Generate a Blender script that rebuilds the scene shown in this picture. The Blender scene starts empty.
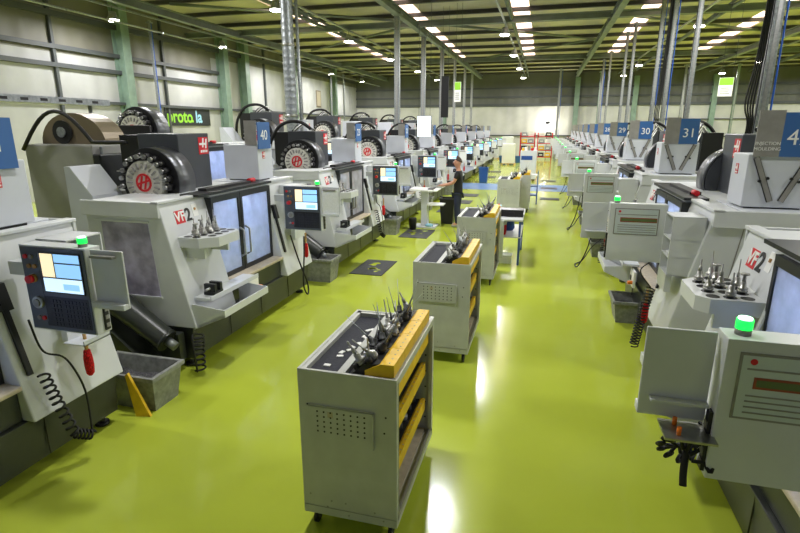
import bpy, math, random
from mathutils import Vector, Matrix
random.seed(7)
PI = math.pi
col = bpy.context.scene.collection
sc = bpy.context.scene

# ------------------------------------------------------------------ materials
def lin(c):
    return tuple(((v/255)/12.92 if v/255 <= .04045 else ((v/255+.055)/1.055)**2.4) for v in c) + (1,)
def mat(name, rgb, rough=.5, metal=0, noise=0, scale=8, bump=0, spec=.5, trans=0, coat=0):
    m = bpy.data.materials.new(name); m.use_nodes = True
    nt = m.node_tree; b = nt.nodes['Principled BSDF']
    b.inputs['Base Color'].default_value = lin(rgb)
    b.inputs['Roughness'].default_value = rough
    b.inputs['Metallic'].default_value = metal
    b.inputs['Specular IOR Level'].default_value = spec
    b.inputs['Transmission Weight'].default_value = trans
    b.inputs['Coat Weight'].default_value = coat
    if noise or bump:
        tc = nt.nodes.new('ShaderNodeTexCoord'); n = nt.nodes.new('ShaderNodeTexNoise')
        n.inputs['Scale'].default_value = scale; n.inputs['Detail'].default_value = 5
        nt.links.new(tc.outputs['Object'], n.inputs['Vector'])
        if noise:
            r = nt.nodes.new('ShaderNodeValToRGB')
            r.color_ramp.elements[0].position = .3; r.color_ramp.elements[1].position = .7
            r.color_ramp.elements[0].color = lin(tuple(max(0, v*(1-noise)) for v in rgb))
            r.color_ramp.elements[1].color = lin(tuple(min(255, v*(1+noise)) for v in rgb))
            nt.links.new(n.outputs['Fac'], r.inputs['Fac']); nt.links.new(r.outputs['Color'], b.inputs['Base Color'])
        if bump:
            bp = nt.nodes.new('ShaderNodeBump'); bp.inputs['Strength'].default_value = bump; bp.inputs['Distance'].default_value = .01
            nt.links.new(n.outputs['Fac'], bp.inputs['Height']); nt.links.new(bp.outputs['Normal'], b.inputs['Normal'])
    return m
def emit(name, rgb, s):
    m = bpy.data.materials.new(name); m.use_nodes = True
    b = m.node_tree.nodes['Principled BSDF']
    b.inputs['Base Color'].default_value = lin(rgb)
    b.inputs['Emission Color'].default_value = lin(rgb); b.inputs['Emission Strength'].default_value = s
    return m
def frosted(name, rgb, a=.45, rough=.12):
    m = bpy.data.materials.new(name); m.use_nodes = True
    nt = m.node_tree; nt.nodes.clear()
    o = nt.nodes.new('ShaderNodeOutputMaterial')
    t = nt.nodes.new('ShaderNodeBsdfTransparent'); t.inputs[0].default_value = lin(rgb)
    tl = nt.nodes.new('ShaderNodeBsdfTranslucent'); tl.inputs[0].default_value = lin(rgb)
    df = nt.nodes.new('ShaderNodeBsdfDiffuse'); df.inputs[0].default_value = lin(rgb)
    gl = nt.nodes.new('ShaderNodeBsdfGlossy'); gl.inputs['Roughness'].default_value = rough
    mx0 = nt.nodes.new('ShaderNodeMixShader'); mx0.inputs[0].default_value = .45
    nt.links.new(tl.outputs[0], mx0.inputs[1]); nt.links.new(df.outputs[0], mx0.inputs[2])
    mx = nt.nodes.new('ShaderNodeMixShader')
    tc = nt.nodes.new('ShaderNodeTexCoord'); nz = nt.nodes.new('ShaderNodeTexNoise'); nz.inputs['Scale'].default_value = 4; nz.inputs['Detail'].default_value = 6
    mr = nt.nodes.new('ShaderNodeMapRange'); mr.inputs['From Min'].default_value = .3; mr.inputs['From Max'].default_value = .7
    mr.inputs['To Min'].default_value = a*.2; mr.inputs['To Max'].default_value = min(1,a*1.8)
    nt.links.new(tc.outputs['Object'], nz.inputs['Vector']); nt.links.new(nz.outputs['Fac'], mr.inputs['Value']); nt.links.new(mr.outputs['Result'], mx.inputs[0])
    nt.links.new(mx0.outputs[0], mx.inputs[1]); nt.links.new(t.outputs[0], mx.inputs[2])
    m2 = nt.nodes.new('ShaderNodeMixShader'); m2.inputs[0].default_value = .13
    nt.links.new(mx.outputs[0], m2.inputs[1]); nt.links.new(gl.outputs[0], m2.inputs[2])
    nt.links.new(m2.outputs[0], o.inputs[0])
    return m

M = dict(
    paint=mat('machine_paint', (208,211,214), .38, noise=.025, scale=3),
    paint2=mat('machine_paint_cool', (200,204,212), .4, noise=.02, scale=3),
    base=mat('machine_base', (50,54,50), .35, noise=.08, scale=5),
    graph=mat('graphite_sheet', (72,75,80), .36, metal=.25),
    cover=mat('drum_cover', (108,110,114), .36, metal=.8),
    black=mat('black_plastic', (22,22,24), .45),
    rubber=mat('rubber', (16,16,17), .65),
    dark=mat('dark_metal', (52,54,56), .4, metal=.5),
    steel=mat('steel', (168,168,166), .33, metal=.9, noise=.06, scale=30),
    galv=mat('galvanised', (150,155,158), .4, metal=.6, noise=.12, scale=20),
    red=mat('red', (205,26,38), .45),
    redb=mat('red_bristle', (190,16,24), .9, noise=.3, scale=90, bump=1),
    white=mat('white', (236,236,234), .5),
    paper=mat('paper', (228,230,230), .7, noise=.03, scale=60),
    disc=mat('cream_disc', (214,212,202), .5, noise=.04, scale=10),
    blue=mat('sign_blue', (52,98,160), .5),
    grey=mat('sign_grey', (138,136,132), .55, noise=.05, scale=12),
    cart=mat('cart_paint', (188,190,186), .42, noise=.035, scale=6),
    cartd=mat('cart_frame', (150,152,142), .45, metal=.2),
    matte=mat('foam_mat', (42,44,54), .85, noise=.12, scale=60, bump=.3),
    yellow=mat('yellow_rack', (230,186,34), .45, noise=.05, scale=14),
    beige=mat('beige_board', (184,172,150), .6, noise=.06, scale=20),
    bin=mat('grey_bin', (134,136,134), .5, noise=.12, scale=18, bump=.2),
    chips=mat('swarf', (86,86,90), .5, metal=.5, noise=.45, scale=90, bump=1),
    wood=mat('wood', (190,150,96), .6, noise=.1, scale=20),
    side=mat('splashed_window', (158,152,176), .22, noise=.2, scale=5, bump=.1),
    pendf=mat('pendant_face', (80,86,94), .45),
    key=mat('keys', (34,36,42), .5),
    orange=mat('orange', (232,120,20), .4),
    copper=mat('brass', (170,130,80), .35, metal=.8),
    bluep=mat('blue_paint', (30,72,140), .45),
    bluew=mat('blue_tub', (40,86,140), .5),
    glassdoor=frosted('door_glass', (214,222,240), .3),
    wcol=mat('green_steel', (118,140,126), .5, noise=.07, scale=3),
    beam=mat('green_beam', (112,120,114), .55, noise=.08, scale=2),
    rail=mat('dark_rail', (70,74,76), .55),
    roof=mat('roof_sheet', (184,176,160), .7, noise=.06, scale=1),
    purlin=mat('purlin', (78,76,76), .6),
    skin=mat('skin', (190,138,112), .55),
    hair=mat('hair', (70,54,44), .8),
    shirt=mat('black_shirt', (24,24,27), .85),
    jeans=mat('navy_trousers', (34,40,66), .85),
    tan=mat('tan_hood', (124,112,90), .4, metal=.3),
    bgrey=mat('beige_cabinet', (146,146,142), .5, noise=.05, scale=3),
    screen1=emit('screen_blue', (135,185,226), .85),
    screen2=emit('screen_light', (190,216,238), .95),
    screen3=emit('screen_cream', (232,216,176), .85),
    beacon=emit('beacon_green', (20,235,70), 1.6),
    beaconw=emit('beacon_core', (190,255,205), 2.5),
    lamp=emit('lamp_glow', (255,250,240), 25),
    work=emit('work_light', (215,228,255), 45),
    workw=emit('work_light_warm', (255,205,140), 9),
    sky=emit('skylight', (255,224,208), 2.2),
    scrn_far=emit('screen_far', (226,240,250), 1.3),
    green=mat('sign_green', (140,200,50), .5),
    navy=mat('banner_black', (30,34,36), .6),
    lightblue=mat('banner_pale_blue', (150,200,225), .6),
)
def corr(name, rgb, axis, period, rough=.55, streak=.12):
    """profiled sheet: shallow ribs along one axis + dirt streaks"""
    m = bpy.data.materials.new(name); m.use_nodes = True
    nt = m.node_tree; b = nt.nodes['Principled BSDF']; b.inputs['Roughness'].default_value = rough
    tc = nt.nodes.new('ShaderNodeTexCoord'); sp = nt.nodes.new('ShaderNodeSeparateXYZ')
    nt.links.new(tc.outputs['Object'], sp.inputs[0])
    mo = nt.nodes.new('ShaderNodeMath'); mo.operation = 'MULTIPLY'; mo.inputs[1].default_value = 2*PI/period
    nt.links.new(sp.outputs[axis], mo.inputs[0])
    si = nt.nodes.new('ShaderNodeMath'); si.operation = 'SINE'; nt.links.new(mo.outputs[0], si.inputs[0])
    bp = nt.nodes.new('ShaderNodeBump'); bp.inputs['Strength'].default_value = .5; bp.inputs['Distance'].default_value = .03
    nt.links.new(si.outputs[0], bp.inputs['Height']); nt.links.new(bp.outputs['Normal'], b.inputs['Normal'])
    n = nt.nodes.new('ShaderNodeTexNoise'); n.inputs['Scale'].default_value = .6; n.inputs['Detail'].default_value = 4
    nt.links.new(tc.outputs['Object'], n.inputs['Vector'])
    r = nt.nodes.new('ShaderNodeValToRGB')
    r.color_ramp.elements[0].color = lin(tuple(v*(1-streak) for v in rgb)); r.color_ramp.elements[1].color = lin(rgb)
    r.color_ramp.elements[0].position = .3; r.color_ramp.elements[1].position = .65
    nt.links.new(n.outputs['Fac'], r.inputs['Fac']); nt.links.new(r.outputs['Color'], b.inputs['Base Color'])
    return m
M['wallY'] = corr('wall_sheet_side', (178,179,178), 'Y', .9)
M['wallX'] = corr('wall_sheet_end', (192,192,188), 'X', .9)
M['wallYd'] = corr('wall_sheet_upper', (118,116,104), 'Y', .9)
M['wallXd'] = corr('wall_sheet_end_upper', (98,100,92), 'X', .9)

# floor: glossy lime resin
def floor_mat():
    m = bpy.data.materials.new('lime_resin_floor'); m.use_nodes = True
    nt = m.node_tree; b = nt.nodes['Principled BSDF']
    tc = nt.nodes.new('ShaderNodeTexCoord')
    n = nt.nodes.new('ShaderNodeTexNoise'); n.inputs['Scale'].default_value = .7; n.inputs['Detail'].default_value = 6
    n2 = nt.nodes.new('ShaderNodeTexNoise'); n2.inputs['Scale'].default_value = 9; n2.inputs['Detail'].default_value = 4
    nt.links.new(tc.outputs['Object'], n.inputs['Vector']); nt.links.new(tc.outputs['Object'], n2.inputs['Vector'])
    r = nt.nodes.new('ShaderNodeValToRGB')
    r.color_ramp.elements[0].position = .3; r.color_ramp.elements[1].position = .7
    r.color_ramp.elements[0].color = lin((172,186,58)); r.color_ramp.elements[1].color = lin((184,198,70))
    nt.links.new(n.outputs['Fac'], r.inputs['Fac']); nt.links.new(r.outputs['Color'], b.inputs['Base Color'])
    rr = nt.nodes.new('ShaderNodeMapRange'); rr.inputs['To Min'].default_value = .09; rr.inputs['To Max'].default_value = .2
    nt.links.new(n.outputs['Fac'], rr.inputs['Value']); nt.links.new(rr.outputs['Result'], b.inputs['Roughness'])
    bp = nt.nodes.new('ShaderNodeBump'); bp.inputs['Strength'].default_value = .05; bp.inputs['Distance'].default_value = .01
    nt.links.new(n2.outputs['Fac'], bp.inputs['Height']); nt.links.new(bp.outputs['Normal'], b.inputs['Normal'])
    return m
M['floor'] = floor_mat()
M['blueline'] = mat('blue_floor_paint', (120,150,196), .25)

# ------------------------------------------------------------------ mesh helper
class MB:
    def __init__(s): s.v=[]; s.f=[]; s.m=[]; s.sm=[]; s.mats=[]
    def mi(s, m):
        if m not in s.mats: s.mats.append(m)
        return s.mats.index(m)
    def face(s, idx, m, smooth=False): s.f.append(idx); s.m.append(s.mi(m)); s.sm.append(smooth)
    def box(s, x0,x1,y0,y1,z0,z1, m):
        b=len(s.v)
        s.v += [(x,y,z) for z in (z0,z1) for y in (y0,y1) for x in (x0,x1)]
        for q in ((0,2,3,1),(4,5,7,6),(0,1,5,4),(2,6,7,3),(0,4,6,2),(1,3,7,5)): s.face([b+i for i in q], m)
        return s
    def hexa(s, p, m):
        """8 points: bottom 4 ccw, top 4 ccw"""
        b=len(s.v); s.v += [tuple(q) for q in p]
        for q in ((3,2,1,0),(4,5,6,7),(0,1,5,4),(1,2,6,5),(2,3,7,6),(3,0,4,7)): s.face([b+i for i in q], m)
        return s
    def prism(s, poly, axis, a, c, m):
        """polygon extruded along axis: 'x' poly=(y,z); 'y' poly=(x,z); 'z' poly=(x,y)"""
        b=len(s.v); n=len(poly)
        for t in (a,c):
            for p,q in poly:
                s.v.append((t,p,q) if axis=='x' else (p,t,q) if axis=='y' else (p,q,t))
        s.face([b+i for i in range(n)][::-1], m); s.face([b+n+i for i in range(n)], m)
        for i in range(n):
            j=(i+1)%n; s.face([b+i,b+j,b+n+j,b+n+i], m)
        return s
    def cyl(s, p0, p1, r0, m, r1=None, seg=16, caps=True, smooth=True):
        r1 = r0 if r1 is None else r1
        p0=Vector(p0); p1=Vector(p1); d=(p1-p0).normalized()
        a=d.orthogonal().normalized(); c=d.cross(a); b=len(s.v)
        for p,r in ((p0,r0),(p1,r1)):
            for i in range(seg):
                t=2*PI*i/seg; s.v.append(tuple(p+a*math.cos(t)*r+c*math.sin(t)*r))
        for i in range(seg):
            j=(i+1)%seg; s.face([b+i,b+j,b+seg+j,b+seg+i], m, smooth)
        if caps:
            s.face([b+i for i in range(seg)][::-1], m); s.face([b+seg+i for i in range(seg)], m)
        return s
    def tube(s, pts, r, m, seg=8):
        pts=[Vector(p) for p in pts]; b=len(s.v); n=len(pts); a=None
        for i,p in enumerate(pts):
            d=(pts[min(i+1,n-1)]-pts[max(i-1,0)]).normalized()
            if a is None: a=d.orthogonal().normalized()
            a=(a-d*a.dot(d)).normalized(); c=d.cross(a)
            for k in range(seg):
                t=2*PI*k/seg; s.v.append(tuple(p+a*math.cos(t)*r+c*math.sin(t)*r))
        for i in range(n-1):
            for k in range(seg):
                j=(k+1)%seg; o=b+i*seg; s.face([o+k,o+j,o+seg+j,o+seg+k], m, True)
        s.face([b+k for k in range(seg)][::-1], m); s.face([b+(n-1)*seg+k for k in range(seg)], m)
        return s
    def lathe(s, prof, c, m, seg=18):
        """profile [(r,z)] round vertical axis at c"""
        b=len(s.v)
        for r,z in prof:
            for k in range(seg):
                t=2*PI*k/seg; s.v.append((c[0]+r*math.cos(t), c[1]+r*math.sin(t), c[2]+z))
        for i in range(len(prof)-1):
            for k in range(seg):
                j=(k+1)%seg; o=b+i*seg; s.face([o+k,o+j,o+seg+j,o+seg+k], m, True)
        s.face([b+k for k in range(seg)][::-1], m); s.face([b+(len(prof)-1)*seg+k for k in range(seg)], m)
        return s
    def build(s, name, parent=None, loc=None, bevel=0, label=None):
        me=bpy.data.meshes.new(name); me.from_pydata(s.v, [], s.f)
        for m in s.mats: me.materials.append(M[m] if isinstance(m,str) else m)
        for p,mi,sm in zip(me.polygons, s.m, s.sm): p.material_index=mi; p.use_smooth=sm
        me.validate(); me.update()
        o=bpy.data.objects.new(name, me); col.objects.link(o)
        if parent: o.parent=parent
        if loc: o.location=loc
        if label: o['label']=label
        if bevel:
            bv=o.modifiers.new('bevel','BEVEL'); bv.width=bevel; bv.segments=2; bv.limit_method='ANGLE'; bv.angle_limit=math.radians(40)
        return o
def tag(o, label=None, cat=None, group=None, kind=None):
    if label: o['label']=label
    if cat: o['category']=cat
    if group: o['group']=group
    if kind: o['kind']=kind
    return o
def empty(name, loc=(0,0,0), rz=0):
    o=bpy.data.objects.new(name,None); col.objects.link(o); o.location=loc; o.rotation_euler=(0,0,rz); o.empty_display_size=.1
    return o
KIDS={}
def children(o): return [c for c in list(o.children)]
def copy_tree(o, parent=None):
    c=o.copy(); col.objects.link(c); c.parent=parent
    for ch in children(o): copy_tree(ch, c)
    return c
def struct(o): o['kind']='structure'; return o
def text_obj(name, body, size, m, parent, mtx, bold=False, extrude=.002):
    """lettering as a mesh; mtx maps the text plane (x right, y up) into the parent's space"""
    cu=bpy.data.curves.new('lettering','FONT'); cu.body=body; cu.size=size; cu.extrude=extrude
    cu.align_x='CENTER'; cu.align_y='CENTER'
    if bold: cu.offset=size*.025
    t=bpy.data.objects.new('lettering',cu); col.objects.link(t)
    dg=bpy.context.evaluated_depsgraph_get()
    me=bpy.data.meshes.new_from_object(t.evaluated_get(dg)); bpy.data.objects.remove(t)
    me.transform(mtx); me.materials.clear(); me.materials.append(M[m])
    o=bpy.data.objects.new(name,me); col.objects.link(o); o.parent=parent
    return o
def frame_mtx(origin, xdir, ydir):
    x=Vector(xdir).normalized(); y=Vector(ydir).normalized(); z=x.cross(y)
    m=Matrix((x,y,z)).transposed().to_4x4(); m.translation=Vector(origin); return m

# ------------------------------------------------------------------ the building
XL,XR,YF,YN=-17.9,36.0,50.0,-6.0
mb=MB(); mb.box(XL-.3,XR+.3,YN,YF+.3,-.2,0,'floor'); struct(mb.build('floor'))
mb=MB(); mb.box(-7.6,8.0,23.0,25.6,0,.003,'blueline'); o=struct(mb.build('trim_1')); o['label']='blue walkway band painted across the green floor'
def roofz(y): return 8.05-.015*abs(y)
# left wall with lower pale and upper darker sheets
mb=MB()
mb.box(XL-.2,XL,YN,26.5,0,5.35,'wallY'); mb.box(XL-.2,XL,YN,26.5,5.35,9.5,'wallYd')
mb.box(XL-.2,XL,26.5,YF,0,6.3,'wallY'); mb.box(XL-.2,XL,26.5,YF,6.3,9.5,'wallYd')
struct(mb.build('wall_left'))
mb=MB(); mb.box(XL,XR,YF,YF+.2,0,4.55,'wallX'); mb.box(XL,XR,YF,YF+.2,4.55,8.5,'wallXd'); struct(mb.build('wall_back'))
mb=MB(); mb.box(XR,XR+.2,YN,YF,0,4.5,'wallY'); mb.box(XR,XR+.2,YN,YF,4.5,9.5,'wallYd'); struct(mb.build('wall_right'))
trim_n=[1]
def trim(mb, label=None, bevel=0):
    trim_n[0]+=1; o=struct(mb.build('trim_%d'%trim_n[0], bevel=bevel))
    if label: o['label']=label
    return o
# horizontal rails on the left wall
for z,w in ((4.9,.16),(5.55,.16),(3.62,.12),(6.7,.2)):
    mb=MB(); mb.box(XL,XL+.16,YN,YF if z!=4.9 and z!=5.55 else 27,z-w/2,z+w/2,'rail'); trim(mb,'dark horizontal rail along the side wall')
# thin dark sheet posts on the side wall
for y in (13.2,16.6,22.6,32.2,37.6):
    mb=MB(); mb.box(XL,XL+.12,y-.06,y+.06,0,7.5,'rail'); trim(mb,'dark upright between side wall sheets')
# columns
for y in (19.8,27.2,29.4,35.8,43.5):
    mb=MB(); mb.box(XL+.02,XL+.06,y-.22,y+.22,0,8.3,'wcol'); mb.box(XL+.06,XL+.5,y-.03,y+.03,0,8.3,'wcol'); mb.box(XL+.5,XL+.54,y-.22,y+.22,0,8.3,'wcol')
    trim(mb,'green steel column against the side wall')
for x in (-9.2,-.4+2.9,7.2,13.2,21,29):
    mb=MB(); mb.box(x-.2,x+.2,YF-.06,YF-.02,0,6.8,'wcol'); mb.box(x-.03,x+.03,YF-.4,YF-.06,0,6.8,'wcol'); mb.box(x-.2,x+.2,YF-.44,YF-.4,0,6.8,'wcol')
    trim(mb,'green steel column against the end wall')
for z,w in ((4.55,.22),(5.25,.14),(1.9,.1),(6.0,.14),(3.3,.08)):
    mb=MB(); mb.box(XL if z!=3.3 else 9,XR,YF-.14,YF,z-w/2,z+w/2,'rail'); trim(mb,'dark rail across the end wall')
# roof with purlins and skylight openings
SKY=[(-6.5,-5.8),(-1.75,-1.0),(3.7,4.45),(9.0,9.8),(-11.9,-11.1)]
SKYY=(20,40.2)
mb=MB()
def roof_patch(x0,x1,y0,y1):
    mb.hexa([(x0,y0,roofz(y0)),(x1,y0,roofz(y0)),(x1,y1,roofz(y1)),(x0,y1,roofz(y1)),
             (x0,y0,roofz(y0)+.1),(x1,y0,roofz(y0)+.1),(x1,y1,roofz(y1)+.1),(x0,y1,roofz(y1)+.1)],'roof')
roof_patch(XL-.3,XR+.3,YN,16); roof_patch(XL-.3,XR+.3,16,SKYY[0]); roof_patch(XL-.3,XR+.3,SKYY[1],YF+.3)
xs=[XL-.3]+[v for p in sorted(SKY) for v in p]+[XR+.3]
for i in range(0,len(xs),2): roof_patch(xs[i],xs[i+1],*SKYY)
y=17.9
while y<YF:
    z=roofz(y); mb.box(XL,XR,y-.04,y+.04,z-.17,z-.0,'purlin'); mb.box(XL,XR,y-.12,y+.04,z-.18,z-.15,'purlin'); y+=2.4
struct(mb.build('ceiling'))
for i,(a,b) in enumerate(sorted(SKY)):
    mb=MB(); y0,y1=SKYY
    z0,z1=roofz(y0)+.06,roofz(y1)+.06
    mb.hexa([(a,y0,z0),(b,y0,z0),(b,y1,z1),(a,y1,z1),(a,y0,z0+.03),(b,y0,z0+.03),(b,y1,z1+.03),(a,y1,z1+.03)],'sky')
    o=struct(mb.build('window_%d'%(i+1))); o['label']='long translucent skylight strip in the roof'
# main girders (along the hall) and cross beams
def ibeam_y(x,y0,y1,z0,z1,h,w,m='beam'):
    mb=MB()
    for (a,b,c,d) in ((-w/2,w/2,0,.04),(-w/2,w/2,h-.04,h),(-.025,.025,.04,h-.04)):
        mb.hexa([(x+a,y0,z0+c),(x+b,y0,z0+c),(x+b,y1,z1+c),(x+a,y1,z1+c),(x+a,y0,z0+d),(x+b,y0,z0+d),(x+b,y1,z1+d),(x+a,y1,z1+d)],m)
    return mb
for x in (-14.8,-5.85,2.4,11.0,20.0,29.0):
    mb=ibeam_y(x,YN,YF,6.85,6.45 if False else 6.85,.3,.24)
    trim(mb,'long green steel girder under the roof')
# lattice rafters above the girders
for x in (-10.3,-1.7,6.7,15.5,24.5):
    mb=MB(); y=14.0; k=0
    while y<YF-2.4:
        zt=roofz(y)-.35; zb=7.15; y2=y+2.4; zt2=roofz(y2)-.35
        if zt2-zb>-.5:
            if k%2==0: mb.tube([(x,y,zb),(x,y2,zt2)],.05,'beam',6)
            else: mb.tube([(x,y,zt),(x,y2,zb)],.05,'beam',6)
        k+=1; y=y2
    mb.tube([(x,14,7.15),(x,46,7.15)],.07,'beam',6); mb.tube([(x,14,roofz(14)-.35),(x,16,roofz(16)-.35),(x,47,roofz(47)-.35)],.06,'beam',6)
    trim(mb,'green lattice roof truss')
for y in (24.6,38.2):
    mb=MB(); mb.box(XL,XR,y-.1,y+.1,6.98,7.02,'beam'); mb.box(XL,XR,y-.1,y+.1,7.2,7.24,'beam'); mb.box(XL,XR,y-.02,y+.02,7.02,7.2,'beam')
    trim(mb,'green cross beam under the roof')
# diagonal wind braces in plan
for (x0,y0,x1,y1) in ((-5.85,26,2.4,33),(2.4,26,11,33),(11,19.5,20,26),(-14.8,19.5,-5.85,26),(2.4,33,-5.85,41),(11,33,20,41),(-14.8,33,-5.85,26),(20,26,11,33)):
    mb=MB(); mb.tube([(x0,y0,7.4),(x1,y1,7.4)],.06,'beam',6); trim(mb,'slanting roof brace')
mb=MB()
for k in range(0,17): mb.cyl((XL+3.2,10+k*2.2,6.2),(XL+3.2,10+k*2.2+2.15,6.2),.035,'galv',seg=8)
trim(mb,'thin pipe run below the side girder')
# ceiling lamps
lamp=empty('high_bay_lamp')
mb=MB(); mb.lathe([(.05,.30),(.12,.28),(.15,.12),(.22,.03),(.22,0)],(0,0,0),'galv',20); mb.build('lamp_housing',lamp)
mb=MB(); mb.lathe([(.16,-.05),(.2,-.004)],(0,0,0),'lamp',20); mb.build('lamp_lens',lamp)
mb=MB(); mb.cyl((0,0,.3),(0,0,.45),.012,'rail',seg=6); mb.build('hanger',lamp)
rows=[-15.8,-9.1,-1.95,5.6,12.4,20]; rn=['by the side wall','over the left machines','over the trolleys','over the right machines','beyond the right machines','far over the right side']
ys=[4,10.5,17.5,24.5,31.5,38.5,45.6]; yn=['first','second','third','fourth','fifth','sixth','last']
first=True
lamps=[]
for i,x in enumerate(rows):
    for j,y in enumerate(ys):
        L=bpy.data.lights.new('high_bay_light','AREA'); L.shape='DISK'; L.size=.5; L.energy=200 if y>8 else 110; L.color=(1,.985,.985)
        lo=bpy.data.objects.new('high_bay_light',L); col.objects.link(lo); lo.location=(x,y,6.42)
        if y<17: 
            continue  # near rows: unseen lights without housings, added to light the foreground
        if (i==3 and j==4) or (i==0 and j==4): continue
        o=lamp if first else copy_tree(lamp); first=False
        o.location=(x,y,6.5)
        tag(o,'glowing white high bay lamp %s, %s one down the hall'%(rn[i],yn[j-2]),'ceiling lamp','high bay lamps under the roof')
# the lamps' hangers reach the girders through a trunking run
for i,x in enumerate(rows):
    mb=MB(); mb.box(x-.04,x+.04,YN,YF-1,6.93,6.99,'galv'); trim(mb,'cable trunking carrying the lamps')

# ------------------------------------------------------------------ the milling machine (local: x=u along front, y=v depth, z)
def vf(z): return -.05+.32*(z-.5)/1.37
def slab(mb,u0,u1,z0,z1,o0,o1,m):
    """panel in the leaning front plane; o = distance out of the plane"""
    p=lambda u,z,o:(u,vf(z)-o,z)
    mb.hexa([p(u0,z0,o1),p(u1,z0,o1),p(u1,z0,o0),p(u0,z0,o0),p(u0,z1,o1),p(u1,z1,o1),p(u1,z1,o0),p(u0,z1,o0)],m); return mb
def logo(mb,P,w,h):
    """red badge with the white angular H; P maps (a,b,out)"""
    def q(a0,a1,b0,b1,o0,o1,m,sk=0):
        mb.hexa([P(a0,b0,o0),P(a1,b0,o0),P(a1,b0,o1),P(a0,b0,o1),P(a0+sk,b1,o0),P(a1+sk,b1,o0),P(a1+sk,b1,o1),P(a0+sk,b1,o1)],m)
    q(0,w,0,h,0,.004,'red')
    q(w*.34,w*.48,h*.4,h*.94,.004,.007,'white',w*.1); q(w*.66,w*.80,h*.34,h*.9,.004,.007,'white',w*.1)
    q(w*.06,w*.72,h*.54,h*.66,.004,.007,'white')
    for k in range(4): q(w*(.14+.19*k),w*(.28+.19*k),h*.1,h*.24,.004,.007,'white',w*.03)
W=3.05
def make_machine():
    r=empty('milling_machine')
    # base
    mb=MB(); mb.prism([(.05,.12),(1.95,.12),(1.95,.5),(.02,.5)],'x',.03,W-.03,'base')
    for u in (.75,1.5,2.3): mb.box(u-.006,u+.006,.02,.03,.14,.49,'black')
    mb.build('base_cabinet',r,bevel=.008)
    for u in (.12,W-.12):
        for v in (.16,1.8):
            mb=MB(); mb.cyl((u,v,0),(u,v,.03),.06,'black'); mb.cyl((u,v,.03),(u,v,.14),.02,'steel',seg=8); mb.build('foot',r)
    # enclosure
    full=lambda z0:[(vf(z0),z0),(1.22,z0),(1.22,1.87),(.27,1.87)]
    mb=MB(); mb.prism(full(.5),'x',0,.8,'paint'); mb.prism(full(.5),'x',2.17,W,'paint')
    mb.prism([(.06,.5),(1.22,.5),(1.22,.76),(.06,.76)],'x',.8,2.17,'base'); mb.box(.8,2.17,.0,1.3,.76,.8,'beige')
    mb.prism([(.2,1.84),(1.22,1.8),(1.22,1.87),(.2,1.87)],'x',.8,2.17,'paint')
    mb.box(.8,2.17,1.1,1.22,.78,1.8,'paint')
    mb.build('enclosure',r,bevel=.012)
    mb=MB(); mb.box(-.03,-.0,.25,1.25,1.72,1.885,'paint'); mb.box(W,W+.03,.25,1.25,1.72,1.885,'paint')
    mb.box(-.03,W+.03,.24,.34,1.865,1.895,'paint'); mb.box(2.2,W,.5,1.15,1.87,1.885,'paint2'); mb.build('roof_band',r,bevel=.006)
    mb=MB(); mb.prism([(vf(.5)+.42,.5),(vf(.5)+.43,.5),(vf(1.7)+.3,1.72),(vf(1.7)+.29,1.72)],'x',W,W+.003,'grey'); mb.build('panel_seam',r)
    # side window
    mb=MB(); mb.prism([(.36,.84),(1.02,.84),(1.02,1.66),(.42,1.66)],'x',-.004,0,'side')
    for a,b in (((.34,.82),(1.1,.84)),((.40,1.66),(1.1,1.68))): mb.box(-.012,0,a[0],b[0],a[1],b[1],'paint')
    mb.build('side_window',r,label='splashed lilac window')
    # doors
    DV=.17
    for (a,b,hu,dv) in ((.8,1.4,1.34,0),(1.41,2.17,1.48,.0)):
        mb=MB(); fw=.05; y0,y1=DV,DV+.04
        mb.box(a,b,y0,y1,.8,.86,'dark'); mb.box(a,b,y0,y1,1.77,1.84,'dark')
        mb.box(a,a+(fw if dv or a>1 else .02),y0,y1,.86,1.77,'dark'); mb.box(b-fw,b,y0,y1,.86,1.77,'dark')
        d=mb.build('door',r,label='sliding door with frosted glass')
        mb=MB(); mb.box(a+.02,b-fw,DV+.012,DV+.02,.86,1.77,'glassdoor'); mb.build('door_glass',d)
        mb=MB(); z0,z1=1.0,1.38
        mb.tube([(hu,DV,z0),(hu,DV-.06,z0+.03),(hu,DV-.06,z1-.03),(hu,DV,z1)],.014,'steel'); mb.build('door_handle',d,label='chrome bow handle')
    mb=MB(); mb.box(.85,2.15,.8,.86,1.74,1.8,'work'); mb.build('work_light',r)
    mb=MB(); mb.box(.8,1.9,.5,.95,.86,.95,'dark'); mb.box(1.15,1.45,.55,.85,.95,1.08,'steel'); mb.cyl((1.22,.85,1.25),(1.22,.85,1.78),.11,'graph'); mb.build('work_table',r)
    # dark rail over the door
    mb=MB(); mb.box(.56,2.25,.17,.42,1.87,1.9,'dark'); mb.cyl((1.92,.34,1.93),(2.06,.34,1.93),.03,'red',seg=12); mb.box(.78,.8,.17,.4,.8,1.84,'dark'); mb.box(2.17,2.19,.17,.4,.8,1.84,'dark'); mb.box(.9,1.92,.3,.42,1.9,1.93,'black'); mb.build('door_track',r)
    # badge panel VF 2
    mb=MB(); P=lambda a,b,o:(a,vf(b)-o,b)
    slab(mb,.2,.35,1.62,1.76,0,.003,'red'); bd=mb.build('model_badge',r,label='red badge beside a black figure 2')
    mb=MB(); slab(mb,.51,.6,1.66,1.8,0,.003,'white'); slab(mb,.54,.565,1.73,1.755,.003,.012,'copper'); mb.build('key_switch',r)
    n=Vector((0,.32/1.37,1)).normalized()
    text_obj('lettering','VF',.15,'white',bd,frame_mtx((.275,vf(1.69)-.005,1.69),(1,0,0),n),True)
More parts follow.
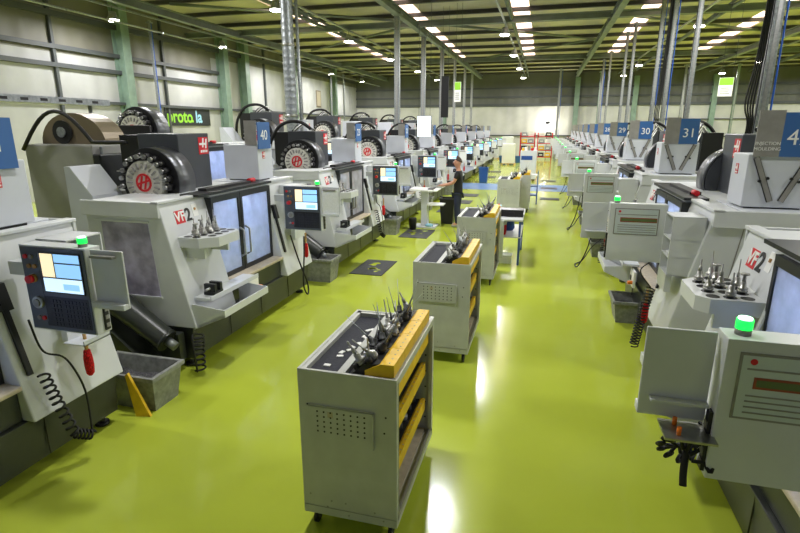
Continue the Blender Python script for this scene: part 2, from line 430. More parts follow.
    text_obj('lettering','2',.2,'black',bd,frame_mtx((.42,vf(1.69)-.004,1.69),(1,0,0),n),True)
    mb=MB(); slab(mb,.3,.58,1.2,1.5,0,.002,'paper')
    mb.build('notice_sheet',r)
    # tool tray
    mb=MB(); poly=[(.14,.18),(.14,-.08),(.28,-.24),(.68,-.24),(.76,-.16),(.76,.18)]
    mb.prism(poly,'z',1.38,1.49,'paint'); 
    for i in range(5):
        for j in range(3):
            u=.2+.122*i; v=.09-.11*j
            if i==0 and j==2: continue
            mb.cyl((u,v,1.49),(u,v,1.493),.045,'black',seg=14)
    mb.box(.2,.24,-.1,.2,1.25,1.38,'paint'); mb.box(.64,.68,-.1,.2,1.25,1.38,'paint')
    mb.build('tool_tray',r,bevel=.008)
    # front shelf + vice, coolant trough
    mb=MB(); mb.box(.1,1.1,-.2,.02,.8,.83,'paint'); mb.box(.1,1.1,-.2,-.185,.83,.85,'paint'); mb.build('front_shelf',r)
    mb=MB(); mb.box(.2,.36,-.18,-.04,.835,.87,'dark'); mb.box(.21,.25,-.18,-.04,.87,.96,'dark'); mb.box(.31,.35,-.18,-.04,.87,.96,'dark'); mb.cyl((.14,-.11,.91),(.3,-.11,.91),.015,'steel',seg=8); mb.build('bench_vice',r)
    mb=MB(); t=.012
    mb.hexa([(.02,-.02,.5),(.95,-.02,.5),(.95,-.0,.5),(.02,0,.5),(.02,-.4,.66),(.95,-.4,.66),(.95,-.38,.69),(.02,-.38,.69)],'paint')
    for u in (.02,.94): mb.prism([(-.0,.48),(-.4,.66),(-.4,.74),(.0,.78)],'x',u,u+t,'paint')
    mb.box(.02,.95,-.41,-.395,.66,.74,'paint'); mb.build('coolant_trough',r)
    mb=MB(); mb.box(1.0,1.3,-.075,-.045,.55,.77,'white'); mb.box(1.08,1.14,-.085,-.075,.62,.68,'black'); mb.cyl((1.27,-.08,.62),(1.27,-.14,.62),.025,'orange',seg=10); mb.build('lubricator_panel',r)
    # chip auger on the left side
    mb=MB(); a0=Vector((-.2,1.05,1.0)); a1=Vector((-.2,.18,.42))
    mb.cyl(a0,a1,.15,'base',r1=.12,seg=20,caps=False); mb.cyl(a0,a1,.135,'black',r1=.11,seg=20,caps=False)
    mb.cyl(a1,a1+Vector((0,-.1,-.06)),.05,'galv',seg=12); mb.cyl(a1-Vector((0,-.02,-.01)),a1,.13,'base',seg=20)
    mb.box(-.1,0,.12,1.9,.14,.45,'base'); mb.prism([(.3,.12),(1.3,.12),(1.3,.6),(1.0,.72)],'x',-.35,-.06,'base')
    mb.build('chip_auger',r)
    # carousel: disc, pots, cover
    cu,cv,cz,R=.74,1.03,2.0,.29
    mb=MB(); mb.cyl((cu-.02,cv,cz),(cu+.1,cv,cz),R-.03,'disc',seg=40)
    for k in range(20):
        t=2*PI*k/20
        d=Vector((0,math.cos(t),math.sin(t)))
        mb.cyl(Vector((cu-.03,cv,cz))+d*.16,Vector((cu-.03,cv,cz))+d*.23,.012,'grey',seg=6)
    mb.build('carousel_disc',r)
    mb=MB()
    for k in range(20):
        t=2*PI*(k+.5)/20
        d=Vector((0,math.cos(t),math.sin(t)))
        if cz+d.z*.36<1.86: continue
        c=Vector((cu+.02,cv,cz))+d*.31
        mb.cyl(c+Vector((.05,0,0)),c-Vector((.04,0,0)),.04,'black',seg=10); mb.cyl(c-Vector((.04,0,0)),c-Vector((.07,0,0)),.028,'steel',seg=10)
        if k%2: mb.cyl(c-Vector((.07,0,0)),c-Vector((.14,0,0)),.009,'steel',seg=6)
    mb.build('tool_pockets',r)
    mb=MB()
    arc=[( cv+.41*math.cos(t), cz+.41*math.sin(t)) for t in [PI*(-.18+1.36*i/28) for i in range(29)]]
    arc2=[( cv+.395*math.cos(t), cz+.395*math.sin(t)) for t in [PI*(-.18+1.36*i/28) for i in range(29)]]
    for i in range(28):
        p=[arc[i],arc[i+1],arc2[i+1],arc2[i]]; b=len(mb.v)
        for u in (cu+.1,1.15):
            for q in p: mb.v.append((u,)+q)
        for q,s_ in (((0,1,5,4),True),((2,3,7,6),True),((0,3,2,1),False),((4,5,6,7),False)): mb.face([b+x for x in q],'cover',s_)
    mb.cyl((1.11,cv,cz),(1.15,cv,cz),.384,'graph',seg=40)
    mb.build('carousel_cover',r,label='brushed grey half-round cover')
    mb=MB(); mb.cyl((cu+.09,cv,cz),(cu+.11,cv,cz),.405,'black',seg=40); mb.build('carousel_rim',r)
    # red ring logo on disc
    mb=MB(); n=24
    for k in range(n):
        t0,t1=2*PI*k/n,2*PI*(k+1)/n
        P4=[(cv+rr*math.cos(t),cz+rr*math.sin(t)) for rr,t in ((.085,t0),(.11,t0),(.11,t1),(.085,t1))]
        mb.prism(P4,'x',cu-.03,cu-.02,'red')
    for a in (-.035,.03): mb.prism([(cv-a-.012+.02,cz-.08),(cv-a+.012+.02,cz-.08),(cv-a+.012-.02,cz+.08),(cv-a-.012-.02,cz+.08)],'x',cu-.03,cu-.02,'red')
    mb.prism([(cv+.08,cz-.03),(cv+.08,cz-.005),(cv-.08,cz+.04),(cv-.08,cz+.015)],'x',cu-.032,cu-.02,'red')
    mb.build('disc_emblem',r,label='red ring emblem')
    # dark head cover with badge
    mb=MB(); mb.box(1.12,1.75,.8,1.4,1.87,2.57,'graph'); mb.build('head_cover',r,bevel=.01)
    mb=MB(); logo(mb,lambda a,b,o:(1.52+a,.8-o,2.3+b),.2,.22); mb.build('maker_badge',r,label='red badge with white angular letter H')
    # left white hopper beside the carousel
    mb=MB(); mb.prism([(1.45,1.2),(1.8,1.2),(1.8,2.2),(1.72,2.2),(1.45,1.87)],'x',.35,.8,'paint2'); mb.build('roof_hopper',r)
    # black cabinet + cable carrier behind
    mb=MB(); mb.box(1.2,1.7,1.4,1.75,1.87,2.55,'black'); mb.box(.9,2.1,1.22,1.75,.5,1.87,'bgrey'); mb.build('column_cover',r)
    mb=MB(); pts=[(1.3,1.95,1.95),(1.2,1.85,2.35),(1.2,1.65,2.66),(1.25,1.45,2.76),(1.35,1.2,2.76),(1.45,1.0,2.58)]
    q=[]
    for i in range(len(pts)-1):
        for s_ in range(6):
            t=s_/6; q.append(Vector(pts[i]).lerp(Vector(pts[i+1]),t))
    for _ in range(4): q=[q[0]]+[(q[i-1]+q[i]+q[i+1])/3 for i in range(1,len(q)-1)]+[q[-1]]
    mb.tube(q,.034,'rubber',8); mb.build('cable_carrier',r)
    mb=MB()
    for k in range(4):
        q=[Vector((1.5+.05*k,1.5,2.55)),Vector((1.55+.1*k,1.4-.05*k,2.7+.03*k)),Vector((1.9,1.35,2.72-.04*k)),Vector((2.3+.1*k,1.1,2.4))]
        q2=[q[0].lerp(q[1],t/5) for t in range(5)]+[q[1].lerp(q[2],t/5) for t in range(5)]+[q[2].lerp(q[3],t/5) for t in range(6)]
        for _ in range(4): q2=[q2[0]]+[(q2[i-1]+q2[i]+q2[i+1])/3 for i in range(1,len(q2)-1)]+[q2[-1]]
        mb.tube(q2,.012,'white' if k%2 else 'black',6)
    mb.build('overhead_cables',r)
    # control cabinet on the right end
    mb=MB(); mb.box(2.42,2.84,.53,1.09,1.9,2.4,'paint2'); mb.box(2.46,2.8,.57,1.05,1.87,1.9,'black')
    mb.build('electrical_box',r,bevel=.008)
    mb=MB(); 
    for s_ in (1,-1):
        c=.81
        a=(c+s_*.215,2.37); b=(c+s_*.045,1.96); nrm=Vector((b[1]-a[1],-(b[0]-a[0]))).normalized()*.027
        mb.prism([(a[0]-nrm.x,a[1]-nrm.y),(a[0]+nrm.x,a[1]+nrm.y),(b[0]+nrm.x,b[1]+nrm.y),(b[0]-nrm.x,b[1]-nrm.y)],'x',2.84,2.85,'black')
        nn=nrm*.75
        mb.prism([(a[0]-nn.x,a[1]-nn.y),(a[0]+nn.x,a[1]+nn.y),(b[0]+nn.x,b[1]+nn.y),(b[0]-nn.x,b[1]-nn.y)],'x',2.85,2.858,'grey')
        m_=((a[0]+b[0])/2,(a[1]+b[1])/2)
        for g in (-1,1): mb.cyl((2.85,m_[0]+nrm.x*g*1.3,m_[1]+nrm.y*g*1.3),(2.87,m_[0]+nrm.x*g*1.3,m_[1]+nrm.y*g*1.3),.014,'black',seg=8)
    mb.build('vent_slots',r,label='two slanted vent slots forming a V')
    mb=MB(); logo(mb,lambda a,b,o:(2.55+a,.53-o,2.2+b),.07,.1); mb.build('maker_badge',r)
    # right panel coolant gun
    mb=MB(); slab(mb,2.22,2.3,1.35,1.55,0,.05,'black'); slab(mb,2.235,2.275,.85,1.35,.005,.03,'black'); mb.build('coolant_gun',r)
    # side shelf with papers
    mb=MB(); u0,u1,v0,v1=2.66,3.0,-.08,.22
    mb.box(u0,u1,v1-.01,v1,1.2,1.8,'paint'); mb.box(u1-.012,u1,v0,v1,1.2,1.8,'paint'); mb.box(u0,u0+.012,v0,v1,1.2,1.8,'paint'); mb.box(u0,u1,v0,v1,1.79,1.8,'paint')
    for z in (1.2,1.38,1.56): mb.box(u0,u1,v0,v1,z,z+.01,'paint')
    sh=mb.build('side_shelf',r)
    mb=MB(); mb.hexa([(u0+.05,v0+.03,1.392),(u1-.05,v0+.03,1.392),(u1-.05,v1-.05,1.45),(u0+.05,v1-.05,1.45),(u0+.05,v0+.03,1.4),(u1-.05,v0+.03,1.4),(u1-.05,v1-.05,1.458),(u0+.05,v1-.05,1.458)],'paper'); mb.build('paper_sheet',sh)
    mb=MB(); mb.box(2.55,2.9,-.06,.0,1.0,1.2,'paint'); mb.build('support_bracket',r)
    # control pendant (screen looks along -x)
    p0,p1=2.33,2.46
    mb=MB(); mb.box(p0,p1,-.52,.06,1.2,1.84,'paint'); mb.box(p0-.006,p0,-.51,.05,1.21,1.83,'pendf')
    mb.box(p0+.02,p1-.02,.06,.22,1.6,1.7,'paint')
    pn=mb.build('control_pendant',r,bevel=.006)
    mb=MB(); x0,x1=p0-.012,p0-.006
    mb.box(x0,x1,-.48,-.12,1.5,1.8,'black'); sx=x0-.001
    mb.box(sx,x0,-.24,-.13,1.62,1.79,'screen3'); mb.box(sx,x0,-.47,-.25,1.73,1.79,'screen1'); mb.box(sx,x0,-.47,-.25,1.62,1.72,'screen1')
    mb.box(sx,x0,-.47,-.13,1.51,1.61,'screen2'); mb.box(sx-.0005,sx,-.44,-.3,1.53,1.575,'screen1'); mb.build('display_screen',pn,label='lit blue and cream screen')
    mb=MB()
    for gv,n_ in ((-.24,3),(-.35,3),(-.475,4)):
        for i in range(n_):
            for j in range(6):
                v=gv+.03*i; z=1.25+.035*j; mb.box(p0-.011,p0-.006,v,v+.022,z,z+.024,'key')
    mb.box(p0-.0075,p0-.006,-.49,-.09,1.24,1.47,'black'); mb.build('keypad',pn)
    mb=MB(); mb.cyl((p0,-.04,1.6),(p0-.03,-.04,1.6),.032,'copper'); mb.cyl((p0-.03,-.04,1.6),(p0-.06,-.04,1.6),.028,'red'); mb.build('stop_button',pn,label='red mushroom button')
    mb=MB(); mb.cyl((p0,-.05,1.42),(p0-.03,-.05,1.42),.045,'steel'); mb.cyl((p0-.03,-.05,1.42),(p0-.04,-.05,1.42),.028,'grey'); mb.build('jog_dial',pn)
    mb=MB()
    for v,z,m in ((0.0,1.76,'red'),(-.05,1.76,'grey'),(-.02,1.69,'copper'),(-.07,1.69,'copper'),(-.03,1.3,'grey'),(-.075,1.3,'red')): mb.cyl((p0-.006,v,z),(p0-.022,v,z),.016,m,seg=12)
    mb.box(p0-.008,p0-.006,-.1,.03,1.27,1.79,'pendf'); mb.build('push_buttons',pn)
    mb=MB(); mb.box(p1,p1+.004,-.47,-.02,1.5,1.79,'grey'); mb.box(p1+.004,p1+.006,-.46,-.03,1.51,1.78,'screen_card')
    mb.box(p1+.006,p1+.008,-.41,-.035,1.64,1.69,'rust'); mb.box(p1+.008,p1+.009,-.40,-.04,1.65,1.68,'green_bar')
    for k in range(4): mb.box(p1+.006,p1+.008,-.43,-.04,1.53+.025*k,1.536+.025*k,'grey')
    mb.box(p1+.006,p1+.008,-.44,-.04,1.72,1.727,'grey'); mb.cyl((p1+.006,-.42,1.755),(p1+.008,-.42,1.755),.013,'red',seg=12)
    mb.build('rear_placard',pn,label='printed card with a red bar')
    mb=MB(); mb.box(p1-.06,p1-.02,-.535,-.52,1.22,1.5,'black')
    for k in range(4): mb.box(p1-.055,p1-.025,-.54,-.535,1.24+.06*k,1.27+.06*k,'grey')
    mb.build('port_strip',pn)
    mb=MB(); mb.cyl((p0+.06,-.45,1.84),(p0+.06,-.45,1.865),.03,'grey'); mb.cyl((p0+.06,-.45,1.865),(p0+.06,-.45,1.905),.031,'beacon'); mb.cyl((p0+.06,-.45,1.905),(p0+.06,-.45,1.912),.026,'beaconw'); mb.build('beacon_lamp',pn,label='lit green beacon lamp')
    mb=MB(); mb.box(p0+.03,p0+.045,-.80,-.53,1.42,1.83,'paint'); mb.prism([(-.80,1.42),(-.53,1.42),(-.53,1.46),(-.80,1.46)],'x',p0-.02,p0+.03,'paint')
    mb.box(p0+.045,p0+.085,-.76,-.53,1.5,1.515,'paint'); mb.box(p0-.012,p0+.03,-.75,-.56,1.78,1.8,'grey')
    mb.build('document_holder',pn,bevel=.004)
    pn.location=(0,-.08,0)
    return r
M['rust']=mat('rust_red',(150,70,44),.5); M['screen_card']=mat('printed_card',(196,206,206),.4); M['green_bar']=mat('green_bar',(92,108,60),.5)

proto=make_machine()
XFL,XFR=-3.6,1.36
YL=[.45,4.56,8.7,13.0]+[17.2+4.2*i for i in range(8)]
lnum=['41','40','23','22']; rnum=[None,'42','31','30','29','28']
ords=['first','second','third','fourth','fifth','sixth','seventh','eighth','ninth','tenth','eleventh','twelfth']
def sign(r,row,num,gtxt=False):
    """number board on the electrical box"""
    mb=MB()
    if row=='L':
        mb.box(2.41,2.425,.53,.72,2.4,2.74,'grey'); mb.box(2.41,2.76,.50,.515,2.34,2.72,'blue')
        s=mb.build('number_board',r,label='grey and blue number board')
        if num: text_obj('lettering',num,.2,'white',s,frame_mtx((2.58,.498,2.53),(1,0,0),(0,0,1)),extrude=.001)
    else:
        mb.box(2.84,2.855,.56,.77,2.38,2.8,'grey'); mb.box(2.84,2.855,.77,1.05,2.38,2.78,'blue')
        s=mb.build('number_board',r,label='grey and blue number board')
        mt=lambda v,z:frame_mtx((2.857,v,z),(0,1,0),(0,0,1))
        if num: text_obj('lettering',num,.2,'white',s,mt(.91,2.55),extrude=.001)
        if gtxt:
            text_obj('lettering','INJECTION',.042,'white',s,mt(.665,2.5),extrude=.001); text_obj('lettering','MOULDING',.042,'white',s,mt(.665,2.45),extrude=.001)
machines={}
blank=copy_tree(proto)   # stays as the last machine of the left row
for k in range(11):
    m=proto if k==0 else copy_tree(blank)
    if k==10: break
    Y0=YL[k]
    m.location=(XFL,Y0,0); m.rotation_euler=(0,0,PI/2); machines['L',k]=m
    num=lnum[k] if k<4 else None
    sign(m,'L',num)
    lab='pale grey milling machine below blue number %s board'%num if num else 'pale grey milling machine, %s down the left row'%ords[k]
    tag(m,lab,'milling machine','milling machines in the left row')
bpy.data.objects.remove(m) if False else None
extra=m
for k in range(11):
    r=extra if k==0 else (blank if k==10 else copy_tree(blank))
    r.location=(XFR,4.64+3.92*k,0); r.rotation_euler=(0,0,-PI/2); machines['R',k]=r
# signs only after all copies are made
for k in range(11):
    r=machines['R',k]; num=rnum[k] if k<6 else None
    if k: sign(r,'R',num,k==1)
    lab=('grey milling machine below blue number %s board'%num if num else
         ('grey milling machine at front of right row, with tool tray above green beacon' if k==0 else 'grey milling machine, %s down the right row'%ords[k]))
    tag(r,lab,'milling machine','milling machines in the right row')

# left row: electrical boxes sit a little nearer the front edge
for k in range(10):
    for c in machines['L',k].children:
        if c.name.startswith(('electrical_box','vent_slots','number_board')) or (c.name.startswith('maker_badge') and c.data.vertices[0].co.x>2.4): c.location=(-.1 if k else 0,-.13,0)
        if k and c.name.startswith(('control_pendant','side_shelf','support_bracket')): c.location.x-=.1
# warm light inside the third left machine
for c in machines['L',2].children:
    if c.name.startswith('work_light'):
        c.data=c.data.copy(); c.data.materials[0]=M['workw']
def loc_of(row,k,u,v,z):
    Y0=YL[k] if row=='L' else (4.64+3.92*k)
    return (XFL-v,Y0+u,z) if row=='L' else (XFR+v,Y0-u,z)
def rowname(row,k):
    n=(lnum if row=='L' else rnum); n=n[k] if k<len(n) else None
    return 'machine %s'%n if n else ('front right machine' if row=='R' and k==0 else 'the %s machine in the %s row'%(ords[k],'left' if row=='L' else 'right'))

# taller machines of the row behind the left row
tall=[]
for k in range(6):
    r=copy_tree(machines['L',6]); r.scale=(1.2,1.2,1.2)
    for c in children(r):
        if c.name.startswith(('number_board','notice_sheet')):
            for g in children(c): bpy.data.objects.remove(g)
            bpy.data.objects.remove(c)
    r.location=(-7.0,8.4+4.9*k,0); r.rotation_euler=(0,0,PI/2)
    tag(r,'tall milling machine in the row against the side wall, %s one'%ords[k],'milling machine','tall machines behind the left row'); tall.append(r)
def drop(root,names):
    for c in list(children(root)):
        if c.name.startswith(names): bpy.data.objects.remove(c)
drop(tall[0],('head_cover','maker_badge','column_cover','cable_carrier','overhead_cables','roof_hopper','electrical_box','vent_slots'))
for c in children(tall[0]):
    if c.name.startswith(('carousel','tool_pockets','disc_emblem')): c.location.z+=.14
drop(machines['L',1],('cable_carrier','overhead_cables'))
# beige tall cabinet with tan hood behind machine 41
r=empty('machine_cabinet',(-6.95,5.75,0))
mb=MB(); mb.box(0,1.15,0,1.3,0,2.42,'bgrey'); mb.box(1.15,1.28,-.02,1.2,.0,2.3,'dark'); mb.box(1.16,1.2,.1,.14,.3,2.4,'galv')
mb.build('cabinet_body',r,bevel=.02)
mb=MB(); poly=[(.05,2.42)]+[(.6-.55*math.cos(PI*i/16),2.42+.42*math.sin(PI*i/16)) for i in range(17)]
mb.prism(poly,'y',.25,.62,'tan'); mb.cyl((.45,.22,2.58),(.45,.25,2.58),.16,'black',seg=20); mb.cyl((.45,.2,2.58),(.45,.22,2.58),.07,'galv',seg=16); mb.build('motor_hood',r,label='tan rounded hood with pulley')
mb=MB(); mb.tube([Vector((.1+.09*i,-.1,2.35+.5*math.sin(PI*min(1,i/13)*.93))) for i in range(20)],.025,'rubber'); mb.build('hose',r)
tag(r,'tall beige machine cabinet with tan rounded hood behind machine 41','machine cabinet')
r=empty('monitor_stand',(-6.72,7.25,0))
mb=MB(); mb.box(0,.6,0,.05,2.05,2.68,'black'); mb.build('screen_back',r,bevel=.01)
mb=MB(); mb.cyl((.27,.08,.02),(.27,.08,2.2),.03,'black'); mb.cyl((.27,.08,0),(.27,.08,.03),.2,'black'); mb.build('stand_pole',r)
tag(r,'flat black panel on a pole behind machine 40','monitor')

# ---------------- tool holders
def holder_proto(cat_hoh,bit,m='steel',long=.1):
    mb=MB(); mb.lathe([(.022,0),(.022,.012),(.032,.014),(.032,.024),(.027,.026),(.027,.03),(.032,.032),(.032,.04),(.02,.044),(.017,.075),(.013,.08)],(0,0,0),m,14)
    r=mb.build('tool_holder')
    mb=MB(); mb.lathe(bit,(0,0,.08),'steel' if m=='steel' else 'galv',8); mb.build('cutting_tool',r)
    return r
hA=holder_proto(0,[(.009,0),(.009,.03),(.004,.035),(.0035,.12),(.001,.125)])
hB=holder_proto(0,[(.012,0),(.010,.04),(.028,.045),(.028,.055)])
hC=holder_proto(0,[(.008,0),(.0045,.05),(.003,.06),(.0012,.19)],'dark')
hD=holder_proto(0,[(.013,0),(.012,.03),(.006,.035),(.006,.08),(.003,.085)])
protos={'A':hA,'B':hB,'C':hC,'D':hD}; used=set()
def put_holder(kind,loc,rot,label,group,s=1.0):
    o=protos[kind] if kind not in used else copy_tree(srcs[kind])
    used.add(kind); srcs[kind]=o
    o.location=loc; o.rotation_euler=rot; o.scale=(s,s,s); tag(o,label,'tool holder',group)
srcs={}
slots=[(.2+.122*i,.09-.11*j) for i in range(5) for j in range(3)]
desc={'A':'slim-tipped','B':'mushroom-topped','C':'dark','D':'short stubby'}
where=['near the panel','mid tray','at the tray rim']; colw=['first','second','third','fourth','fifth']
def fill_tray(row,k,pick,s=1.1):
    for n,i in enumerate(pick):
        u,v=slots[i]; kd='ABDADBAD'[n%8]
        put_holder(kd,loc_of(row,k,u,v,1.493),(0,0,n),'%s tool holder %s, %s column, tray of %s'%(desc[kd],where[i%3],colw[i//3],rowname(row,k)),'tool holders in machine trays',s)
fill_tray('L',1,(4,6,7,9,10,1,12,3)); fill_tray('R',0,(1,4,5,6,7,9,11,13)); fill_tray('L',2,(4,7,9,12)); fill_tray('R',1,(4,7,10)); fill_tray('L',3,(4,7,10)); fill_tray('R',2,(4,7,9))

# ---------------- bins, brushes, hoses
def tub(name,x,y,w,d,h,m,fill,label,cat,group,rz=0):
    r=empty(name,(x,y,0),rz); t=.05
    mb=MB()
    A=[(-w/2+t,-d/2+t),(w/2-t,-d/2+t),(w/2-t,d/2-t),(-w/2+t,d/2-t)]; B=[(-w/2,-d/2),(w/2,-d/2),(w/2,d/2),(-w/2,d/2)]
    b=0; q=.02
    mb.v=[(a[0],a[1],0) for a in A]+[(a[0],a[1],h) for a in B]+[(a[0]*.94,a[1]*.92,h) for a in B]+[(a[0]*.94,a[1]*.92,.03) for a in A]
    mb.face([3,2,1,0],m)
    for i in range(4):
        j=(i+1)%4
        mb.face([i,j,4+j,4+i],m); mb.face([4+i,4+j,8+j,8+i],m); mb.face([8+i,8+j,12+j,12+i],m)
    mb.face([12,13,14,15],m)
    for sx in (-1,1): mb.box(sx*w/2-.02,sx*w/2+.02,-d/2-.02,d/2+.02,h-.03,h+.005,m) if False else None
    for (x0,x1,y0,y1) in ((-w/2-.02,w/2+.02,-d/2-.02,-d/2+.01),(-w/2-.02,w/2+.02,d/2-.01,d/2+.02),(-w/2-.02,-w/2+.01,-d/2+.01,d/2-.01),(w/2-.01,w/2+.02,-d/2+.01,d/2-.01)): mb.box(x0,x1,y0,y1,h-.035,h+.004,m)
    mb.build('tub_body',r)
    if fill:
        mb=MB(); n=8; X0,Y0=w/2*.9,d/2*.86; b=0
        for i in range(n+1):
            for j in range(n+1): mb.v.append((-X0+2*X0*i/n,-Y0+2*Y0*j/n,h*.55+random.uniform(-.015,.03)))
        for i in range(n):
            for j in range(n): a=i*(n+1)+j; mb.face([a,a+n+1,a+n+2,a+1],fill,True)
        f=mb.build('metal_swarf',r); f['kind']='stuff'
    return tag(r,label,cat,group)
tub('swarf_bin',-3.78,3.86,.78,.42,.37,'bin','chips','grey plastic tub of metal chips below the chute of machine 40','bin','swarf tubs')
for k in range(2,6): 
    x,y,_=loc_of('L',k,-.42,.12,0); tub('swarf_bin',x,y,.6,.42,.42,'bin','chips','grey plastic tub standing at the foot of %s'%rowname('L',k),'bin','swarf tubs')
for k in range(1,5):
    x,y,_=loc_of('R',k,.98,-.2,0); tub('swarf_bin',x+.1,y,.34,.5,.32,'bin','chips','grey tub on the floor in front of %s'%rowname('R',k),'bin','swarf tubs')
def brush(x,y,z,rz,label):
    r=empty('hand_brush',(x,y,z),rz)
    mb=MB(); mb.lathe([(.012,0),(.016,.04),(.013,.12),(.015,.16),(.01,.17)],(0,0,-.02),'wood',10); mb.box(-.01,.01,-.014,.014,-.2,-.01,'wood'); mb.build('brush_handle',r)
    mb=MB()
    rr=[(.015,-.24),(.03,-.22),(.036,-.15),(.034,-.08),(.025,-.02),(.012,-.01)]
    mb.lathe(rr,(0,0,0),'redb',14); mb.build('bristles',r)
    tag(r,label,'brush','red hand brushes')
def coil(pts,r_coil,turns,r,name,label,cat='hose',tail=None,group='coiled hoses',m='rubber'):
    pts=[Vector(p) for p in pts]; mb=MB(); q=[]
    n=turns*14
    for i in range(n+1):
        t=i/n; f=t*(len(pts)-1); a=min(int(f),len(pts)-2); p=pts[a].lerp(pts[a+1],f-a)
        d=(pts[a+1]-pts[a]).normalized(); e=d.orthogonal().normalized(); g=d.cross(e); an=2*PI*t*turns
        q.append(p+e*math.cos(an)*r_coil+g*math.sin(an)*r_coil)
    mb.tube(q,r,m,6)
    if tail: mb.tube(smooth(tail),r*.9,m,6)
    o=mb.build(name); tag(o,label,cat,group); return o
def smooth(p,n=8,it=4):
    p=[Vector(x) for x in p]; q=[]
    for i in range(len(p)-1):
        for s_ in range(n): q.append(p[i].lerp(p[i+1],s_/n))
    q.append(p[-1])
    for _ in range(it*2): q=[q[0]]+[(q[i-1]+q[i]+q[i+1])/3 for i in range(1,len(q)-1)]+[q[-1]]
    return q
for row in 'LR':
    for k in range(0,7):
        if row=='R' and k==0: continue
        p=lambda u,v,z:loc_of(row,k,u,v,z)
        x,y,z=p(2.62,-.15,.93 if row=='L' else .78)
        brush(x,y,z,.3,'red-bristled brush hanging under the pendant of %s'%rowname(row,k))
        if k<4:
            if row=='L' and k==1:
                mb=MB(); mb.tube(smooth([p(2.3,-.06,1.1),p(2.35,-.15,.7),p(2.5,-.22,.3),p(2.42,-.25,.12),p(2.3,-.22,.3),p(2.45,-.2,.8),p(2.5,-.18,1.05)]),.012,'rubber'); mb.box(*[c for c in (-3.48,-3.42,2.9,2.95,1,1.02)],'black') if False else None
                tag(mb.build('air_line'),'thin black air line looped below the pendant of machine 40','hose','coiled hoses')
            elif row=='L':
                coil([p(2.28,-.08,.85),p(2.32,-.12,.6),p(2.38,-.16,.3),p(2.5,-.2,.22)],.036,15,.009,'coiled_hose','black coiled air hose hanging from %s'%rowname(row,k),tail=[p(2.5,-.2,.22),p(2.56,-.15,.6),p(2.45,-.12,.95),p(2.3,-.08,1.0),p(2.25,-.08,1.3)])
            else:
                coil([p(2.6,-.12,.95),p(2.62,-.18,.6),p(2.6,-.22,.25)],.045,20,.008,'coiled_hose','black coiled air hose hanging from %s'%rowname(row,k),tail=[p(2.6,-.12,.95),p(2.45,-.25,1.1),p(2.4,-.1,1.2)])
        if row=='R' and 2<=k<6:
            mb=MB(); mb.tube(smooth([p(2.4,-.35,1.2),p(2.5,-.42,.5),p(2.3,-.58,.012),p(1.9,-.62,.012),p(1.7,-.45,.012),p(1.6,-.3,.3),p(1.6,-.1,.5)]),.011,'rubber')
            tag(mb.build('trailing_cable'),'thin black cable drooping onto floor beside %s'%rowname(row,k),'cable','cables trailing on the floor')
# rosette of hose under the front right pendant
mb=MB()
for i in range(11):
    a=i*.62; c=Vector((.72+.0*i,2.12+.02*i,1.06)); d=Vector((math.cos(a)*.085,.02*math.sin(a*2),math.sin(a)*.085))
    pts=[c+d*.2]+[c+d*(1+.15*math.cos(t))+Vector((-d.z,0,d.x))*.28*math.sin(t)+Vector((0,.03*math.sin(t),0)) for t in [2*PI*j/10 for j in range(11)]]
    mb.tube(pts,.0085,'rubber',6)
mb.tube(smooth([(.78,2.2,1.2),(.74,2.2,1.12),(.72,2.15,1.0),(.72,2.12,.93)]),.016,'rubber')
for y in (2.08,2.16): mb.cyl((.66+.0,y,1.235),(.66,y,1.2),.01,'orange',seg=8)
mb.box(.6,.8,2.04,2.2,1.19,1.2,'steel')
tag(mb.build('hose_bundle',loc=(-.03,.08,.2)),'bundled black hose loops hanging below the front right pendant','hose')
# small floor-level coil of machine 40
coil([(-3.5,4.52,.46),(-3.5,4.5,.3),(-3.49,4.47,.06)],.055,8,.011,'coiled_hose','black coiled hose hanging at front corner of machine 40 base',tail=[(-3.49,4.42,.06),(-3.46,4.36,.3),(-3.5,4.4,.5),(-3.52,4.5,.48)])
# clear tray and bracket under pendant 41
r=empty('parts_tray',(-3.5,3.08,1.0))
mb=MB(); mb.box(-.05,.16,-.12,.14,0,.008,'paint2'); mb.box(.15,.16,-.12,.14,0,.04,'paint2'); mb.box(-.05,.16,.13,.14,0,.04,'paint2'); mb.build('tray_plate',r)
tag(r,'thin grey tray jutting out under the pendant of machine 41','tray')
# yellow board leaning at the end of machine 41
mb=MB(); mb.hexa([(-3.56,3.57,0),(-3.42,3.6,0),(-3.42,3.625,0),(-3.56,3.595,0),(-3.62,3.57,.42),(-3.59,3.57,.44),(-3.59,3.595,.44),(-3.62,3.595,.42)],'yellow')
tag(mb.build('yellow_wedge'),'yellow wedge-shaped board leaning between machine 41 and grey tub','board')
# floor mats
def mat_(x0,x1,y0,y1,label,spots=True):
    r=empty('floor_mat',((x0+x1)/2,(y0+y1)/2,0)); w=(x1-x0)/2; d=(y1-y0)/2
    mb=MB(); mb.box(-w,w,-d,d,.0,.012,'dark_mat'); mb.build('mat_base',r,bevel=.004)
    if spots:
        mb=MB()
        for i in range(7):
            cx,cy=random.uniform(-.5,.5)*w,random.uniform(-.6,.6)*d; rr=random.uniform(.03,.09)
            mb.prism([(cx+rr*math.cos(t)*random.uniform(.5,1.2),cy+rr*math.sin(t)*random.uniform(.5,1.2)) for t in [2*PI*j/9 for j in range(9)]],'z',.012,.013,'floor')
        mb.build('worn_patches',r,label='worn through patches showing green')
    tag(r,label,'floor mat','dark mats beside the left machines')
M['dark_mat']=mat('dark_mat',(62,64,66),.7,noise=.15,scale=40)
mat_(-3.35,-2.72,8.75,9.85,'worn dark floor mat in front of machine 23')
mat_(-3.35,-2.62,12.2,13.3,'dark floor mat in front of machine 22, just before the workstation')
